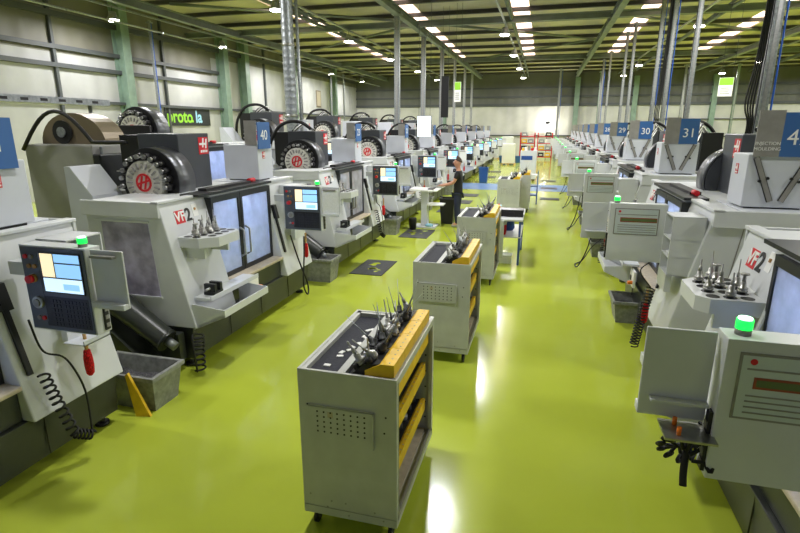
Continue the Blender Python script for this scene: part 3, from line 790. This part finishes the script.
for i,y in enumerate((16.3,18.4,20.4,28.5,32)):
    mat_(-3.2,-2.4,y,y+.9,'dark floor mat, %s one beyond the standing man'%ords[i],False)
for i,y in enumerate((20.5,24.2,27.5)):
    x=.35; r=empty('floor_mat',(x,y,0)); mb=MB(); mb.box(-.35,.35,-.3,.3,0,.012,'dark_mat'); mb.build('mat_base',r)
    tag(r,'small dark mat by the right row, %s from the trolleys'%ords[i],'floor mat','dark mats beside the right machines')

# ---------------- tool trolleys
def make_cart(x,y,label,racks=True,seg=4,L=1.12,blue=False):
    r=empty('tool_trolley',(x,y,0)); w=.65; z0,z1=.13,1.19; t=.02
    mb=MB(); mb.box(0,w,0,t,z0,z1,'cart'); mb.box(.0,w,-.004,0,z0+.06,z0+.064,'cartd')
    for (px,pz) in ((.06,.95),(.58,.93),(.57,.82),(.05,.28),(.17,.2),(.2,.25),(.3,.25),(.5,.22),(.56,.17),(.32,.16)): mb.cyl((px,-.003,pz),(px,0,pz),.007,'black' if pz>.8 else 'cartd',seg=8)
    mb.build('end_panel',r,bevel=.004)
    mb=MB(); mb.box(0,w,L-t,L,z0,z1,'cart')
    for i in range(6): mb.cyl((w-.06,L-t-.002,.3+.14*i),(w-.06,L-t,.3+.14*i),.008,'black',seg=8)
    mb.build('end_panel',r)
    mb=MB(); mb.box(0,t,t,L-t,z0,z1,'cart'); mb.build('side_panel',r)
    mb=MB(); mb.box(t,w,t,L-t,z0,z0+.04,'cart'); mb.box(t+.02,w-.06,t,L-t,z0+.04,z0+.06,'beige'); mb.box(w-.02,w,t,L-t,z0+.04,z0+.075,'cartd'); mb.build('bottom_shelf',r)
    mb=MB(); mb.box(w-.03,w,t,.05,z0+.04,z1-.03,'cartd'); mb.box(w-.03,w,L-.05,L-t,z0+.04,z1-.03,'cart'); mb.box(w-.03,w,t,L-t,z1-.05,z1,'cart'); mb.build('side_frame',r)
    mb=MB(); mb.box(t,w-.03,t,L-t,z1-.07,z1-.045,'cart'); mb.box(.26,.31,t,L-t,z1-.045,z1-.005,'cart'); mb.box(t,t+.03,t,L-t,z1-.045,z1-.004,'cart'); mb.box(t,w-.03,L-.06,L-t,z1-.045,z1-.004,'cart'); mb.build('top_deck',r)
    mb=MB(); mb.box(.05,.26,t,L-.06,z1-.045,z1-.035,'matte'); mb.box(.31,.46,t,L-.06,z1-.045,z1-.035,'matte'); mb.build('foam_liner',r)
    # perforated plate
    mb=MB(); mb.box(.07,.5,-.012,-.006,.74,.95,'cart'); mb.box(.5,.506,-.03,-.006,.70,.95,'cart'); mb.box(.07,.5,-.012,0,.945,.955,'cart')
    for i in range(8):
        for j in range(5): mb.cyl((.13+.045*i,-.014,.775+.035*j),(.13+.045*i,-.012,.775+.035*j),.0065,'black',seg=8)
    mb.box(.2,.235,-.0135,-.012,.88,.92,'yellow' if not racks else 'beige')
    mb.build('perforated_plate',r)
    for cx,cy in ((.06,.08),(w-.06,.08),(.06,L-.08),(w-.06,L-.08)):
        mb=MB(); mb.cyl((cx-.012,cy,.05),(cx+.012,cy,.05),.05,'black',seg=18); mb.cyl((cx-.016,cy,.05),(cx+.016,cy,.05),.02,'galv',seg=10)
        for s_ in (-.018,.016): mb.box(cx+s_,cx+s_+.003,cy-.02,cy+.03,.04,.115,'dark')
        mb.box(cx-.03,cx+.03,cy-.03,cy+.04,.112,z0,'dark'); mb.build('caster',r)
    if racks:
        n=seg; l=(L-.1)/n
        for tier,(zb,xo) in enumerate(((z1-.035,0),(.72,-.03),(.40,-.03))):
            for i in range(n):
                ya=t+.008+l*i; yb=ya+l-.004
                mb=MB()
                if tier==0:
                    prof=[(.44,zb),(.44,zb+.06),(.545,zb+.115),(.625,zb+.115),(.625,zb+.035),(.6,zb+.035),(.6,zb)]
                    mb.prism(prof,'y',ya,yb,'yellow'); mb.prism([(.3+.02,zb+.0),(.44,zb+.0),(.535,zb+.108),(.425,zb+.09)],'y',ya+.015,yb,'black')
                else:
                    prof=[(.46,zb+.02),(.56,zb-.0),(.6,zb),(.6,zb+.1),(.57,zb+.1)]
                    mb.prism(prof,'y',ya,yb,'yellow'); mb.prism([(.1,zb),(.46,zb+.0),(.565,zb+.09),(.3,zb+.07)],'y',ya,yb,'black')
                for a_ in range(4):
                    for b_ in range(2):
                        yy=ya+l*(a_+.5)/4
                        c_=Vector((.385+.08*b_,yy,zb+.055+.045*b_)) if tier==0 else Vector((.36+.1*b_,yy,zb+.065+.02*b_))
                        mb.cyl(c_,c_+Vector((-.018,0,.03)),.024,'rubber',r1=.021,seg=10)
                if tier==0: mb.box(.585,.62,ya,yb,zb-.16,zb-.03,'yellow')
                for j in range(4): mb.cyl((.59,ya+l*(j+.5)/4,zb+(.115 if tier==0 else .1)),(.59,ya+l*(j+.5)/4,zb+(.117 if tier==0 else .102)),.006,'beige',seg=8)
                mb.build('tool_rack',r,label='yellow and black tool rack')
    return tag(r,label,'trolley','tool trolleys along the aisle')
CARTS=[(-1.40,2.70,'front grey tool trolley with a full row of yellow racks'),
       (-1.33,5.48,'second grey tool trolley, between the front one and the third'),
       (-1.33,8.62,'third grey tool trolley, standing just before the cluttered table'),
       (-1.22,15.4,'grey trolley beyond the table, nearer of the two behind it'),
       (-.98,16.9,'grey trolley further beyond the table, right behind another')]
for x,y,l in CARTS: make_cart(x,y,l)
ORD=ords+['thirteenth','fourteenth','fifteenth','sixteenth','seventeenth','eighteenth','nineteenth','twentieth']
rowsn=['by divider','by yellow edge']
def cart_tools(ci,top,mid,low):
    x,y,_=CARTS[ci]; nm=['front','second','third','fourth','fifth'][ci]
    for n in range(top):
        yy=y+.09+(.92*n/max(1,top-1)); j=n%2; xx=x+(.41 if j==0 else .47); z=1.19+(.035 if j==0 else .065)
        kd='DCCACCADCC'[(n*3)%10]; s=1.12 if kd in 'AD' else 1.1
        put_holder(kd,(xx,yy,z),(random.uniform(-.2,.2),-.45+random.uniform(-.15,.2)+(-.35 if n%5==1 else 0),n),'%s tool holder %s in %s trolley top racks, %s from near end'%(desc[kd],rowsn[j],nm,ORD[n]),'tool holders in the top racks',s)
    for tier,cnt,z,nn in ((1,mid,.80,'middle'),(2,low,.48,'lowest')):
        for n in range(cnt):
            yy=y+.1+.9*n/max(1,cnt-1); xx=x+(.5 if n%2 else .42)
            put_holder('C' if n%3 else 'D',(xx,yy,z),(random.uniform(-.15,.15),random.uniform(-.15,.2),n),'%s tool holder in %s tier of %s trolley, %s from near end'%(desc['C' if n%3 else 'D'],nn,nm,ORD[n]),'tool holders in the lower racks',1.05)
cart_tools(0,20,14,14); cart_tools(1,14,7,7); cart_tools(2,10,4,4); cart_tools(3,8,0,0); cart_tools(4,6,0,0)
# white scraps on the front trolley's foam
mb=MB(); mb.box(-.022,.022,-.014,.014,0,.006,'white'); tagp=mb.build('insert_packet')
for i,(dx,dy) in enumerate(((.14,.15),(.16,.36),(.2,.46),(.2,.41),(.23,.53),(.17,.3),(.22,.66),(.25,.63),(.21,.78),(.24,.8))):
    o=tagp if i==0 else copy_tree(tagp); o.location=(-1.40+dx,2.70+dy,1.156); o.rotation_euler=(0,0,i*1.3)
    tag(o,'small white packet on the front trolley foam, %s from the near end'%ords[i],'packet','white packets on the foam')

# ---------------- cluttered table with blue legs
r=empty('work_table',(-.74,10.15,0))
mb=MB(); mb.box(-.35,.45,0,1.5,.88,.92,'paint'); mb.box(-.33,.43,.02,1.48,.55,.57,'paint'); mb.build('table_top',r,bevel=.006)
for x in (-.3,.4):
    for y in (.06,1.44):
        mb=MB(); mb.box(x-.02,x+.02,y-.02,y+.02,0,.88,'bluep'); mb.build('leg',r,label='blue leg')
mb=MB(); mb.box(.38,.42,.06,1.44,.25,.29,'bluep'); mb.build('rail',r)
mb=MB(); mb.box(-.34,.1,-.05,0,.15,.9,'paint'); mb.build('end_board',r)
tag(r,'white-topped work table with blue legs behind the third trolley','table')
def clutter(name,parts,loc,label,cat,group=None,rz=0):
    r=empty(name,loc,rz)
    for n,f in parts:
        mb=MB(); f(mb); mb.build(n,r)
    return tag(r,label,cat,group)
clutter('toolbox',[('box_body',lambda m:m.box(-.25,.25,-.15,.15,0,.1,'black')),('box_lid',lambda m:(m.box(-.26,.26,-.16,.16,.1,.14,'dark'),m.box(-.08,.08,-.18,-.16,.06,.1,'black')))],(-.55,10.6,.92),'flat black tool case on the white table','case')
clutter('parts_box',[('box_body',lambda m:m.box(-.12,.12,-.2,.2,0,.08,'white')),('box_lid',lambda m:m.box(-.13,.13,-.21,.21,.08,.1,'lightblue'))],(-.92,11.2,.92),'white box with pale blue lid on the table','box')
clutter('spray_bottle',[('bottle',lambda m:m.lathe([(.035,0),(.035,.13),(.012,.17)],(0,0,0),'orange',12)),('nozzle',lambda m:m.box(-.03,.015,-.012,.012,.17,.2,'red'))],(-.8,10.85,.92),'small orange and red bottle on the table','bottle')
clutter('instrument',[('body',lambda m:m.box(-.15,.15,-.1,.1,0,.12,'dark')),('arm',lambda m:m.cyl((-.1,0,.12),(.12,0,.16),.02,'black'))],(-.9,10.45,.92),'dark measuring instrument at the near end of the table','instrument')
clutter('cardboard_box',[('box_body',lambda m:m.box(-.13,.13,-.15,.15,0,.2,'redb')),('flaps',lambda m:m.box(-.135,.135,-.155,.155,.2,.215,'white'))],(-.75,10.5,.57),'red carton on the lower table shelf','box')
clutter('bag',[('bag_body',lambda m:m.lathe([(.1,0),(.13,.06),(.12,.2),(.05,.27)],(0,0,0),'bluep',14)),('bag_neck',lambda m:m.lathe([(.05,0),(.06,.04)],(0,0,.27),'white',10))],(-.6,10.9,.57),'blue bag on the lower table shelf','bag')
clutter('waste_box',[('box_body',lambda m:m.box(-.12,.12,-.12,.12,0,.15,'white')),('box_rim',lambda m:m.box(-.13,.13,-.13,.13,.15,.165,'paper'))],(-.6,10.4,0),'white box on the floor under the table','box')
# blue frame rack and white cabinet beyond
r=empty('blue_rack',(-.62,18.9,0))
for x in (0,.5):
    for y in (0,.5):
        mb=MB(); mb.box(x-.02,x+.02,y-.02,y+.02,0,1.15,'bluep'); mb.build('post',r)
for z in (.3,.62,1.0):
    mb=MB(); mb.box(-.02,.52,-.02,.52,z,z+.03,'bluep' if z<1 else 'paint'); mb.build('shelf',r)
tag(r,'blue metal frame rack beyond the trolleys','rack')
r=empty('white_cabinet',(-1.1,27.3,0))
mb=MB(); mb.box(0,.8,0,1.2,.1,1.5,'paint'); mb.build('cabinet_body',r,bevel=.01)
mb=MB(); mb.box(.05,.6,-.01,0,1.05,1.25,'bluep'); mb.build('blue_label',r)
for i in range(4):
    mb=MB(); mb.cyl((.1+.6*(i%2),.1+1.0*(i//2),.0),(.1+.6*(i%2),.1+1.0*(i//2),.1),.04,'black',seg=10); mb.build('caster',r)
for i in range(5):
    mb=MB(); h=.12+.05*(i%3); mb.box(.05+.15*i,.17+.15*i,.1,.5,1.5,1.5+h,('yellow','white','galv','redb','paper')[i])
    mb.build('file_box'); o=bpy.data.objects['file_box']; o.name='carton_%s'%'abcde'[i] if False else 'carton'
    o.location=(-1.1,27.3,0); tag(o,'small %s carton on top of white cabinet'%('yellow','white','grey','red','cream')[i],'carton','cartons on the white cabinet')
tag(r,'white cabinet with a blue label beyond the blue rack','cabinet')
# red shelving at the end of the aisle
for i,x in enumerate((-1.9,-.5)):
    r=empty('red_rack',(x,45.5,0))
    for a in (0,1.15):
        mb=MB(); mb.box(a-.04,a+.04,0,.8,0,2.2,'redb'); mb.build('rack_end',r)
    for z in (.2,.75,1.3,1.85):
        mb=MB(); mb.box(0,1.15,0,.8,z,z+.06,'redb'); mb.build('shelf',r)
    tag(r,'red storage rack at the far end, %s the white cabinet'%('in line with' if i==0 else 'just right of'),'rack','red racks at the far end')
    for j,z in enumerate((.26,.81,1.36,1.91)):
        for q in range(2):
            mb=MB(); c=('white','black','yellow','galv')[(i+j+q)%4]; mb.box(0,.45,.0,.6,0,.32,c); mb.box(.1,.35,-.01,0,.1,.2,'paper')
            o=mb.build('storage_box'); o.location=(x+.08+.53*q,45.6,z); tag(o,'%s box on %s shelf of the %s red rack, %s side'%({'white':'white','black':'black','yellow':'yellow','galv':'grey'}[c],('lowest','second','third','top')[j],('first','second')[i],('inner','outer')[q]),'box','boxes on the red racks')
for i,(x,y) in enumerate(((-3.0,41.5),(-2.4,41.5),(-1.8,41.5))):
    tub('blue_tub',x,y,.5,.6,.5,'bluew',None,'blue plastic tub at the far left of the aisle, %s of three'%ords[i],'tub','blue tubs far down the aisle')
tub('blue_bin',-2.75,25.9,.45,.45,.75,'bluew',None,'tall blue bin standing alone past the blue walkway','bin',None)
for i,(x,y,h) in enumerate(((1.2,45.5,1.3),(2.2,46,1.1),(3.1,45.8,1.6),(-3.4,44.5,1.9),(-4.6,45,1.6),(-2.9,38.5,1.5))):
    r=empty('pallet_load',(x,y,0)); mb=MB()
    for a in (0,.45,.9): mb.box(a,a+.1,0,.8,0,.1,'wood')
    mb.box(0,1,0,.8,.1,.13,'wood'); mb.build('pallet_base',r)
    mb=MB(); mb.box(.05,.95,.05,.75,.13,h,('black','dark','black','paper','paint','white')[i]); mb.build('wrapped_load',r,bevel=.03)
    tag(r,'%s wrapped load on a pallet at the far end, %s one'%(('black','dark grey','tall black','cream','tall pale','white')[i],ords[i]),'pallet','pallet loads at the far end')

# ---------------- standing workstation (podium), keyboard, black bin
PX,PY=-2.98,13.75
r=empty('standing_desk',(PX,PY,0))
mb=MB(); mb.box(-.3,.3,-.25,.25,0,.05,'paint'); mb.build('base_plate',r,bevel=.01)
mb=MB(); mb.box(-.12,.06,-.1,.1,.05,1.0,'paint'); mb.build('column',r,bevel=.01)
mb=MB(); mb.hexa([(-.4,-.3,1.0),(.35,-.3,1.0),(.35,.3,1.0),(-.4,.3,1.0),(-.4,-.3,1.06),(.35,-.3,1.03),(.35,.3,1.03),(-.4,.3,1.06)],'white'); mb.build('desk_top',r,bevel=.008)
mb=MB(); mb.box(.06,.5,-.2,.2,.62,.65,'white'); mb.build('side_shelf',r)
tag(r,'white standing desk on a column in front of the man','desk')
clutter('keyboard',[('keyboard_body',lambda m:m.box(-.07,.07,-.2,.2,0,.02,'black')),('keys',lambda m:[m.box(-.055+.03*a,-.035+.03*a,-.18+.04*b,-.15+.04*b,.02,.025,'grey') for a in range(4) for b in range(9)])],(PX+.15,PY,1.045),'black keyboard under the man\'s hands on standing desk','keyboard')
clutter('rag',[('cloth',lambda m:m.lathe([(.1,0),(.12,.03),(.06,.07)],(0,0,0),'lightblue',12))],(PX+.12,PY-.15,.05),'pale blue cloth lying on base of the standing desk','cloth')
tub('waste_bin',-2.5,14.45,.42,.4,.72,'black',None,'black waste bin behind the standing desk','bin',None)
mb=MB(); mb.lathe([(.09,0),(.11,.3),(.1,.32)],(0,0,0),'black',14); o=mb.build('bucket'); o.location=(PX-.25,PY-.5,0); tag(o,'small black bucket beside base of the standing desk','bucket')

# ---------------- the man at the desk, facing -x
def skin(name,verts,edges,radii,m,parent,sub=2):
    me=bpy.data.meshes.new(name); me.from_pydata(verts,edges,[]); o=bpy.data.objects.new(name,me); col.objects.link(o)
    s=o.modifiers.new('skin','SKIN'); s.use_smooth_shade=True
    for i,rr in enumerate(radii):
        rr=(rr,rr) if not isinstance(rr,tuple) else rr
        me.skin_vertices[0].data[i].radius=rr
    me.skin_vertices[0].data[0].use_root=True
    ss=o.modifiers.new('sub','SUBSURF'); ss.levels=sub; ss.render_levels=sub
    dg=bpy.context.evaluated_depsgraph_get(); m2=bpy.data.meshes.new_from_object(o.evaluated_get(dg)); bpy.data.objects.remove(o)
    m2.materials.clear(); m2.materials.append(M[m])
    for p in m2.polygons: p.use_smooth=True
    o=bpy.data.objects.new(name,m2); col.objects.link(o); o.parent=parent; return o
man=empty('person',(-2.14,13.95,0),PI/2); man.scale=(1.03,1.03,1.03)   # local -y is... local frame: faces +y, turned to face -x
V=[];E=[];Rr=[]
def add(p,r,link=None):
    V.append(p); Rr.append(r); i=len(V)-1
    if link is not None: E.append((link,i))
    return i
pel=add((0,0,.96),(.12,.08)); wa=add((0,.0,1.12),(.1,.07),pel); ch=add((0,.0,1.34),(.13,.085),wa); nk0=add((0,.0,1.48),(.07,.065),ch)
nk=add((0,.02,1.55),.052,nk0); hd0=add((0,.04,1.62),(.082,.09),nk); hd=add((0,.04,1.69),(.095,.115),hd0); hd1=add((0,.03,1.765),(.075,.09),hd)
for s in (-1,1):
    sh=add((s*.17,.0,1.43),.062,ch); el=add((s*.21,.1,1.18),.043,sh); wr=add((s*.14,.36,1.10),.03,el); pa=add((s*.13,.43,1.095),(.036,.02),wr)
    for q,(dx,l) in enumerate(((-.028,.075),(-.01,.085),(.01,.08),(.028,.065))):
        f0=add((s*.13+dx,.465,1.095),.0105,pa); f1=add((s*.13+dx*1.15,.465+l*.55,1.09),.009,f0); add((s*.13+dx*1.2,.465+l,1.075),.0075,f1)
    t0=add((s*.13-s*.04,.43,1.09),.011,pa); add((s*.13-s*.058,.46,1.08),.009,t0)
    hp=add((s*.09,0,.86),.07,pel); kn=add((s*.1,.02,.5),.055,hp); an=add((s*.1,-.01,.1),.042,kn); ft=add((s*.105,.12,.05),(.045,.035),an)
body=skin('body',V,E,Rr,'skin',man)
V=[];E=[];Rr=[]
p0_=add((0,0,.86),(.15,.115)); pel=add((0,0,.96),(.168,.13),p0_); wa=add((0,.01,1.12),(.15,.12),pel); ch=add((0,.0,1.34),(.175,.125),wa); add((0,.0,1.47),(.085,.08),ch)
for s in (-1,1): sh=add((s*.175,.0,1.43),.074,ch); add((s*.2,.06,1.27),.06,sh)
sh_=skin('shirt',V,E,Rr,'shirt',man); sh_['label']='black short-sleeved shirt'
V=[];E=[];Rr=[]
pel=add((0,0,.96),(.158,.12))
for s in (-1,1): hp=add((s*.09,0,.86),.105,pel); kn=add((s*.1,.02,.5),.075,hp); add((s*.1,-.01,.09),.06,kn)
tr=skin('trousers',V,E,Rr,'jeans',man); tr['label']='dark blue trousers'
for s in (-1,1):
    V=[];E=[];Rr=[]
    a=add((s*.1,-.05,.06),(.045,.055)); b=add((s*.1,.05,.05),(.048,.045),a); add((s*.105,.16,.04),(.045,.035),b)
    skin('shoe',V,E,Rr,'wood' if False else 'bgrey',man,1)
mb=MB(); n=10
for i in range(7):   # close hair cap round the back and sides
    ph=PI/2*i/6
    for k in range(20):
        t=2*PI*k/20; rx,ry,rz=.09,.108,.062
        mb.v.append((rx*math.cos(t)*math.cos(ph),min(.07,.022+ry*math.sin(t)*math.cos(ph)),1.73+.05*math.sin(t)*math.cos(ph)+.115*math.sin(ph)))
for i in range(6):
    for k in range(20): j=(k+1)%20; mb.face([i*20+k,i*20+j,(i+1)*20+j,(i+1)*20+k],'hair',True)
hr=mb.build('hair',man); hr['label']='short cropped brown hair'
mb=MB(); mb.cyl((0,.135,1.69),(0,.163,1.665),.008,'skin',r1=.014,seg=8); mb.build('nose',man)
for s in (-1,1):
    mb=MB(); mb.cyl((s*.03,.128,1.705),(s*.03,.142,1.705),.011,'white',seg=10); mb.cyl((s*.03,.142,1.705),(s*.03,.144,1.705),.006,'black',seg=8); mb.build('eye',man)
    mb=MB(); mb.cyl((s*.078,.04,1.69),(s*.09,.035,1.695),.026,'skin',r1=.03,seg=12); mb.build('ear',man)
mb=MB(); mb.box(-.022,.022,.128,.136,1.635,1.642,'redb'); mb.build('mouth',man)
tag(man,'man in black shirt and dark trousers standing at the white desk','person')

# ---------------- service posts, duct, hanging signs
def post(x,y,w,z0,label,hose=False,bundle=False,m='galv'):
    r=empty('service_post',(x,y,z0))
    mb=MB(); mb.box(-w/2,w/2,-w/2,w/2,0,7.0-z0,m); mb.box(-w/2-.01,-w/2,-w/5,w/5,0,7.0-z0,'dark'); mb.box(-w/5,w/5,-w/2-.008,-w/2,0,7.0-z0,'steel')
    mb.box(-w,w,-w,w,6.9-z0,6.95-z0,'galv'); mb.build('channel',r)
    if hose:
        mb=MB(); mb.tube(smooth([(w*.9,-.02,6.9-z0),(w*.85,-.02,4-z0 if z0<3 else 1),(w*1.1,-.02,1.2),(w*.8,0,.5)]),.016,'hose_blue'); mb.build('air_hose',r,label='blue air hose')
    if bundle:
        mb=MB()
        for k in range(4):
            a=-w/2-.03-.025*k; mb.tube(smooth([(a,-.02,6.9-z0),(a,-.03,3.2-z0+.6),(a-.06-.02*k,-.05,3.0-z0),(a,-.03,2.75-z0),(a,0,2.5-z0)]),.014,'rubber',6)
        mb.build('cable_bundle',r,label='black cable bundle')
    return tag(r,label,'service post','service posts')
M['hose_blue']=mat('hose_blue',(24,84,190),.4)
post(3.5,10.4,.14,0,'steel service post with blue hose and black cables beside board 42',True,True)
for i,(y,x,h,b) in enumerate(((15.4,3.5,False,False),(18.3,3.5,True,True),(20.8,3.6,True,False),(26,3.5,False,False),(28.4,3.5,False,False),(35,3.5,False,False),(39,3.5,True,False))):
    post(x,y,.11,0,'steel service post over the right row, %s behind the cabled one'%ords[i],h,b)
for i,(x,y) in enumerate(((-5.9,21.4),(-5.9,26.2),(-5.9,31.0),(-5.9,35.5),(-5.9,40.0),(-5.9,44)  )):
    post(x,y,.2 if i<3 else .16,0,'tall grey service post above the left row, %s from the big duct'%ords[i],False,False)
for i,(x,y) in enumerate(((-16.5,20.3),(-16.9,44.0),(-16.6,40.5))):
    post(x,y,.1,0,'thin conduit post by the side wall, %s one'%ords[i],i==0,False)
for i,(x,y) in enumerate(((.9,44.3),(4.1,47),(9.5,43.5),(13,44),(18,43))):
    post(x,y,.16,0,'slim post near the end wall, %s from the aisle'%ords[i],i in(0,1),False,'wcol' if i%2 else 'galv')
# big ribbed duct
r=empty('extraction_duct',(-6.35,12.75,0))
mb=MB(); prof=[]; z=0
while z<6.9: prof+= [(.15,z),(.155,z+.02),(.15,z+.04)]; z+=.16
mb.lathe(prof,(0,0,0),'galv',20); mb.build('duct_pipe',r)
for z in (2.9,4.6): 
    mb=MB(); mb.cyl((0,0,z),(0,0,z+.06),.17,'steel',seg=20); mb.build('clamp_ring',r)
mb=MB(); mb.cyl((.22,.1,0),(.22,.1,6.9),.04,'galv',seg=10); mb.build('side_pipe',r)
tag(r,'fat ribbed metal duct rising between machines 40 and 23','duct')
def hang(name,x,y,z0,z1,w,f,label,cat):
    r=empty(name,(x,y,z0)); f(r,w,z1-z0)
    mb=MB()
    for s in (-1,1): mb.cyl((s*w*.4,0,z1-z0),(s*w*.4,0,6.9-z0),.006,'rail',seg=6)
    mb.build('hanging_wires',r); return tag(r,label,cat)
def f1(r,w,h):
    mb=MB(); mb.box(-w/2,w/2,-.01,.01,0,h,'white'); mb.build('board',r)
    mb=MB(); mb.box(-w/2+.01,w/2-.01,-.014,-.01,h*.6,h-.01,'green'); mb.build('green_band',r)
    mb=MB()
    for k in range(4): mb.box(-w*.35,w*(.3-.08*(k%2)),-.013,-.01,h*(.12+.1*k),h*(.16+.1*k),'grey')
    mb.build('print_lines',r)
hang('hanging_sign',5.6,20,3.62,4.2,.42,f1,'small green and white sign hanging over the right machines','sign')
hang('hanging_sign',-3.2,20,3.55,4.25,.24,f1,'narrow green and white sign hanging over the left machines','sign')
def f2(r,w,h):
    mb=MB(); mb.box(-w/2,w/2,-.02,.02,0,h,'black'); mb.build('board',r)
hang('hanging_banner',-3.75,20.4,3.0,4.5,.28,f2,'tall dark panel hanging beside the narrow green sign','panel')
def f3(r,w,h):
    mb=MB(); mb.box(-w/2,w/2,-.02,.03,0,h,'black'); mb.build('screen_case',r)
    mb=MB(); mb.box(-w/2+.01,w/2-.01,-.025,-.02,.01,h-.01,'scrn_far'); mb.build('display_screen',r)
    mb=MB()
    for k in range(5): mb.box(-w*.38,w*(.34-.1*(k%3)),-.027,-.025,h*(.15+.15*k),h*(.19+.15*k),'screen1')
    mb.build('screen_text',r)
hang('hanging_screen',-3.6,16.2,2.35,2.98,.44,f3,'lit white screen hanging over the left row','screen')
# banner on the side wall
r=empty('wall_banner',(-17.86,22.3,2.72))
mb=MB(); mb.box(0,.03,0,3.6,0,.85,'navy'); mb.build('banner_board',r)
for body,yc,m in (('proto',1.1,'green'),('la',2.6,'lightblue')):
    text_obj('lettering',body,.85,m,r,frame_mtx((.035,yc,.42),(0,1,0),(0,0,1)),True)
mb=MB(); mb.cyl((.035,2.07,.22),(.04,2.07,.22),.07,'green'); mb.build('dot',r)
tag(r,'dark wall banner lettered proto la in green and pale blue','banner')
mb=MB(); mb.box(-17.9,-17.86,40.4,41.3,4.2,5.5,'tan'); mb.box(-17.86,-17.85,40.5,41.2,4.3,5.4,'beige'); tag(mb.build('wall_poster'),'framed tan panel high on the side wall','panel')
# rails / tray behind machine 41 carrying cables
r=empty('cable_tray',(-7.4,0,2.99))
mb=MB(); mb.box(0,.25,0,7.6,0,.02,'galv'); mb.box(.24,.25,0,7.6,.02,.1,'galv')
for k in range(24): mb.box(.25,.252,.1+.31*k,.22+.31*k,.03,.07,'black')
mb.build('tray_channel',r)
for y in (.5,7.3):
    mb=MB(); mb.cyl((.12,y,0),(.12,y,-2.99),.03,'galv',seg=8); mb.build('support_post',r)
tag(r,'perforated metal cable tray on posts behind machine 41','cable tray')

r=empty('assumed_flood_lamp',(.2,49.0,3.0))  # assumed lamp, no source seen: added for the glow on the end wall
mb=MB(); mb.box(-.2,.2,-.12,0,-.1,.15,'dark'); mb.build('lamp_body',r)
mb=MB(); mb.box(-.17,.17,.0,.01,-.07,.12,'lamp'); mb.build('lamp_lens',r)
mb=MB(); mb.cyl((0,-.06,-.1),(0,-.06,-3.0),.03,'rail',seg=8); mb.build('lamp_stand',r)
tag(r,'assumed unseen flood lamp on a stand lighting the end wall behind the red racks','lamp')
L=bpy.data.lights.new('assumed_flood_light','POINT'); L.energy=160; L.color=(1,.95,.8); L.shadow_soft_size=.15  # added point light of the assumed lamp, brightens the end wall
lo=bpy.data.objects.new('assumed_flood_light',L); col.objects.link(lo); lo.location=(.2,49.25,3.0)
# loose printed sheets clipped on the left pendants
for k in range(1,8):
    pn=[c for c in machines['L',k].children if c.name.startswith('control_pendant')][0]
    mb=MB(); mb.box(2.36-.03,2.36-.025,-.79,-.55,1.46,1.8,'paper'); mb.build('printed_sheet',pn,label='white printed sheet')
# ---------------- light, world, camera
w=bpy.data.worlds.new('world'); sc.world=w; w.use_nodes=True
w.node_tree.nodes['Background'].inputs[0].default_value=(.85,.92,1,1); w.node_tree.nodes['Background'].inputs[1].default_value=.12
cam=bpy.data.cameras.new('camera'); co=bpy.data.objects.new('camera',cam); col.objects.link(co); sc.camera=co
cam.sensor_width=36; cam.lens=518*36/800; cam.clip_end=200
F=518; p=math.atan(139.5/F); yaw=math.atan(145/math.hypot(F,139.5))
co.location=(0,0,2.65); co.rotation_euler=(PI/2-p,0,yaw)
sc.view_settings.view_transform='Standard'; sc.view_settings.look='None'; sc.view_settings.gamma=1; sc.view_settings.use_curve_mapping=False
sc.view_settings.exposure=0.5
sc.cycles.use_denoising=True
sc.cycles.max_bounces=8; sc.cycles.sample_clamp_indirect=4
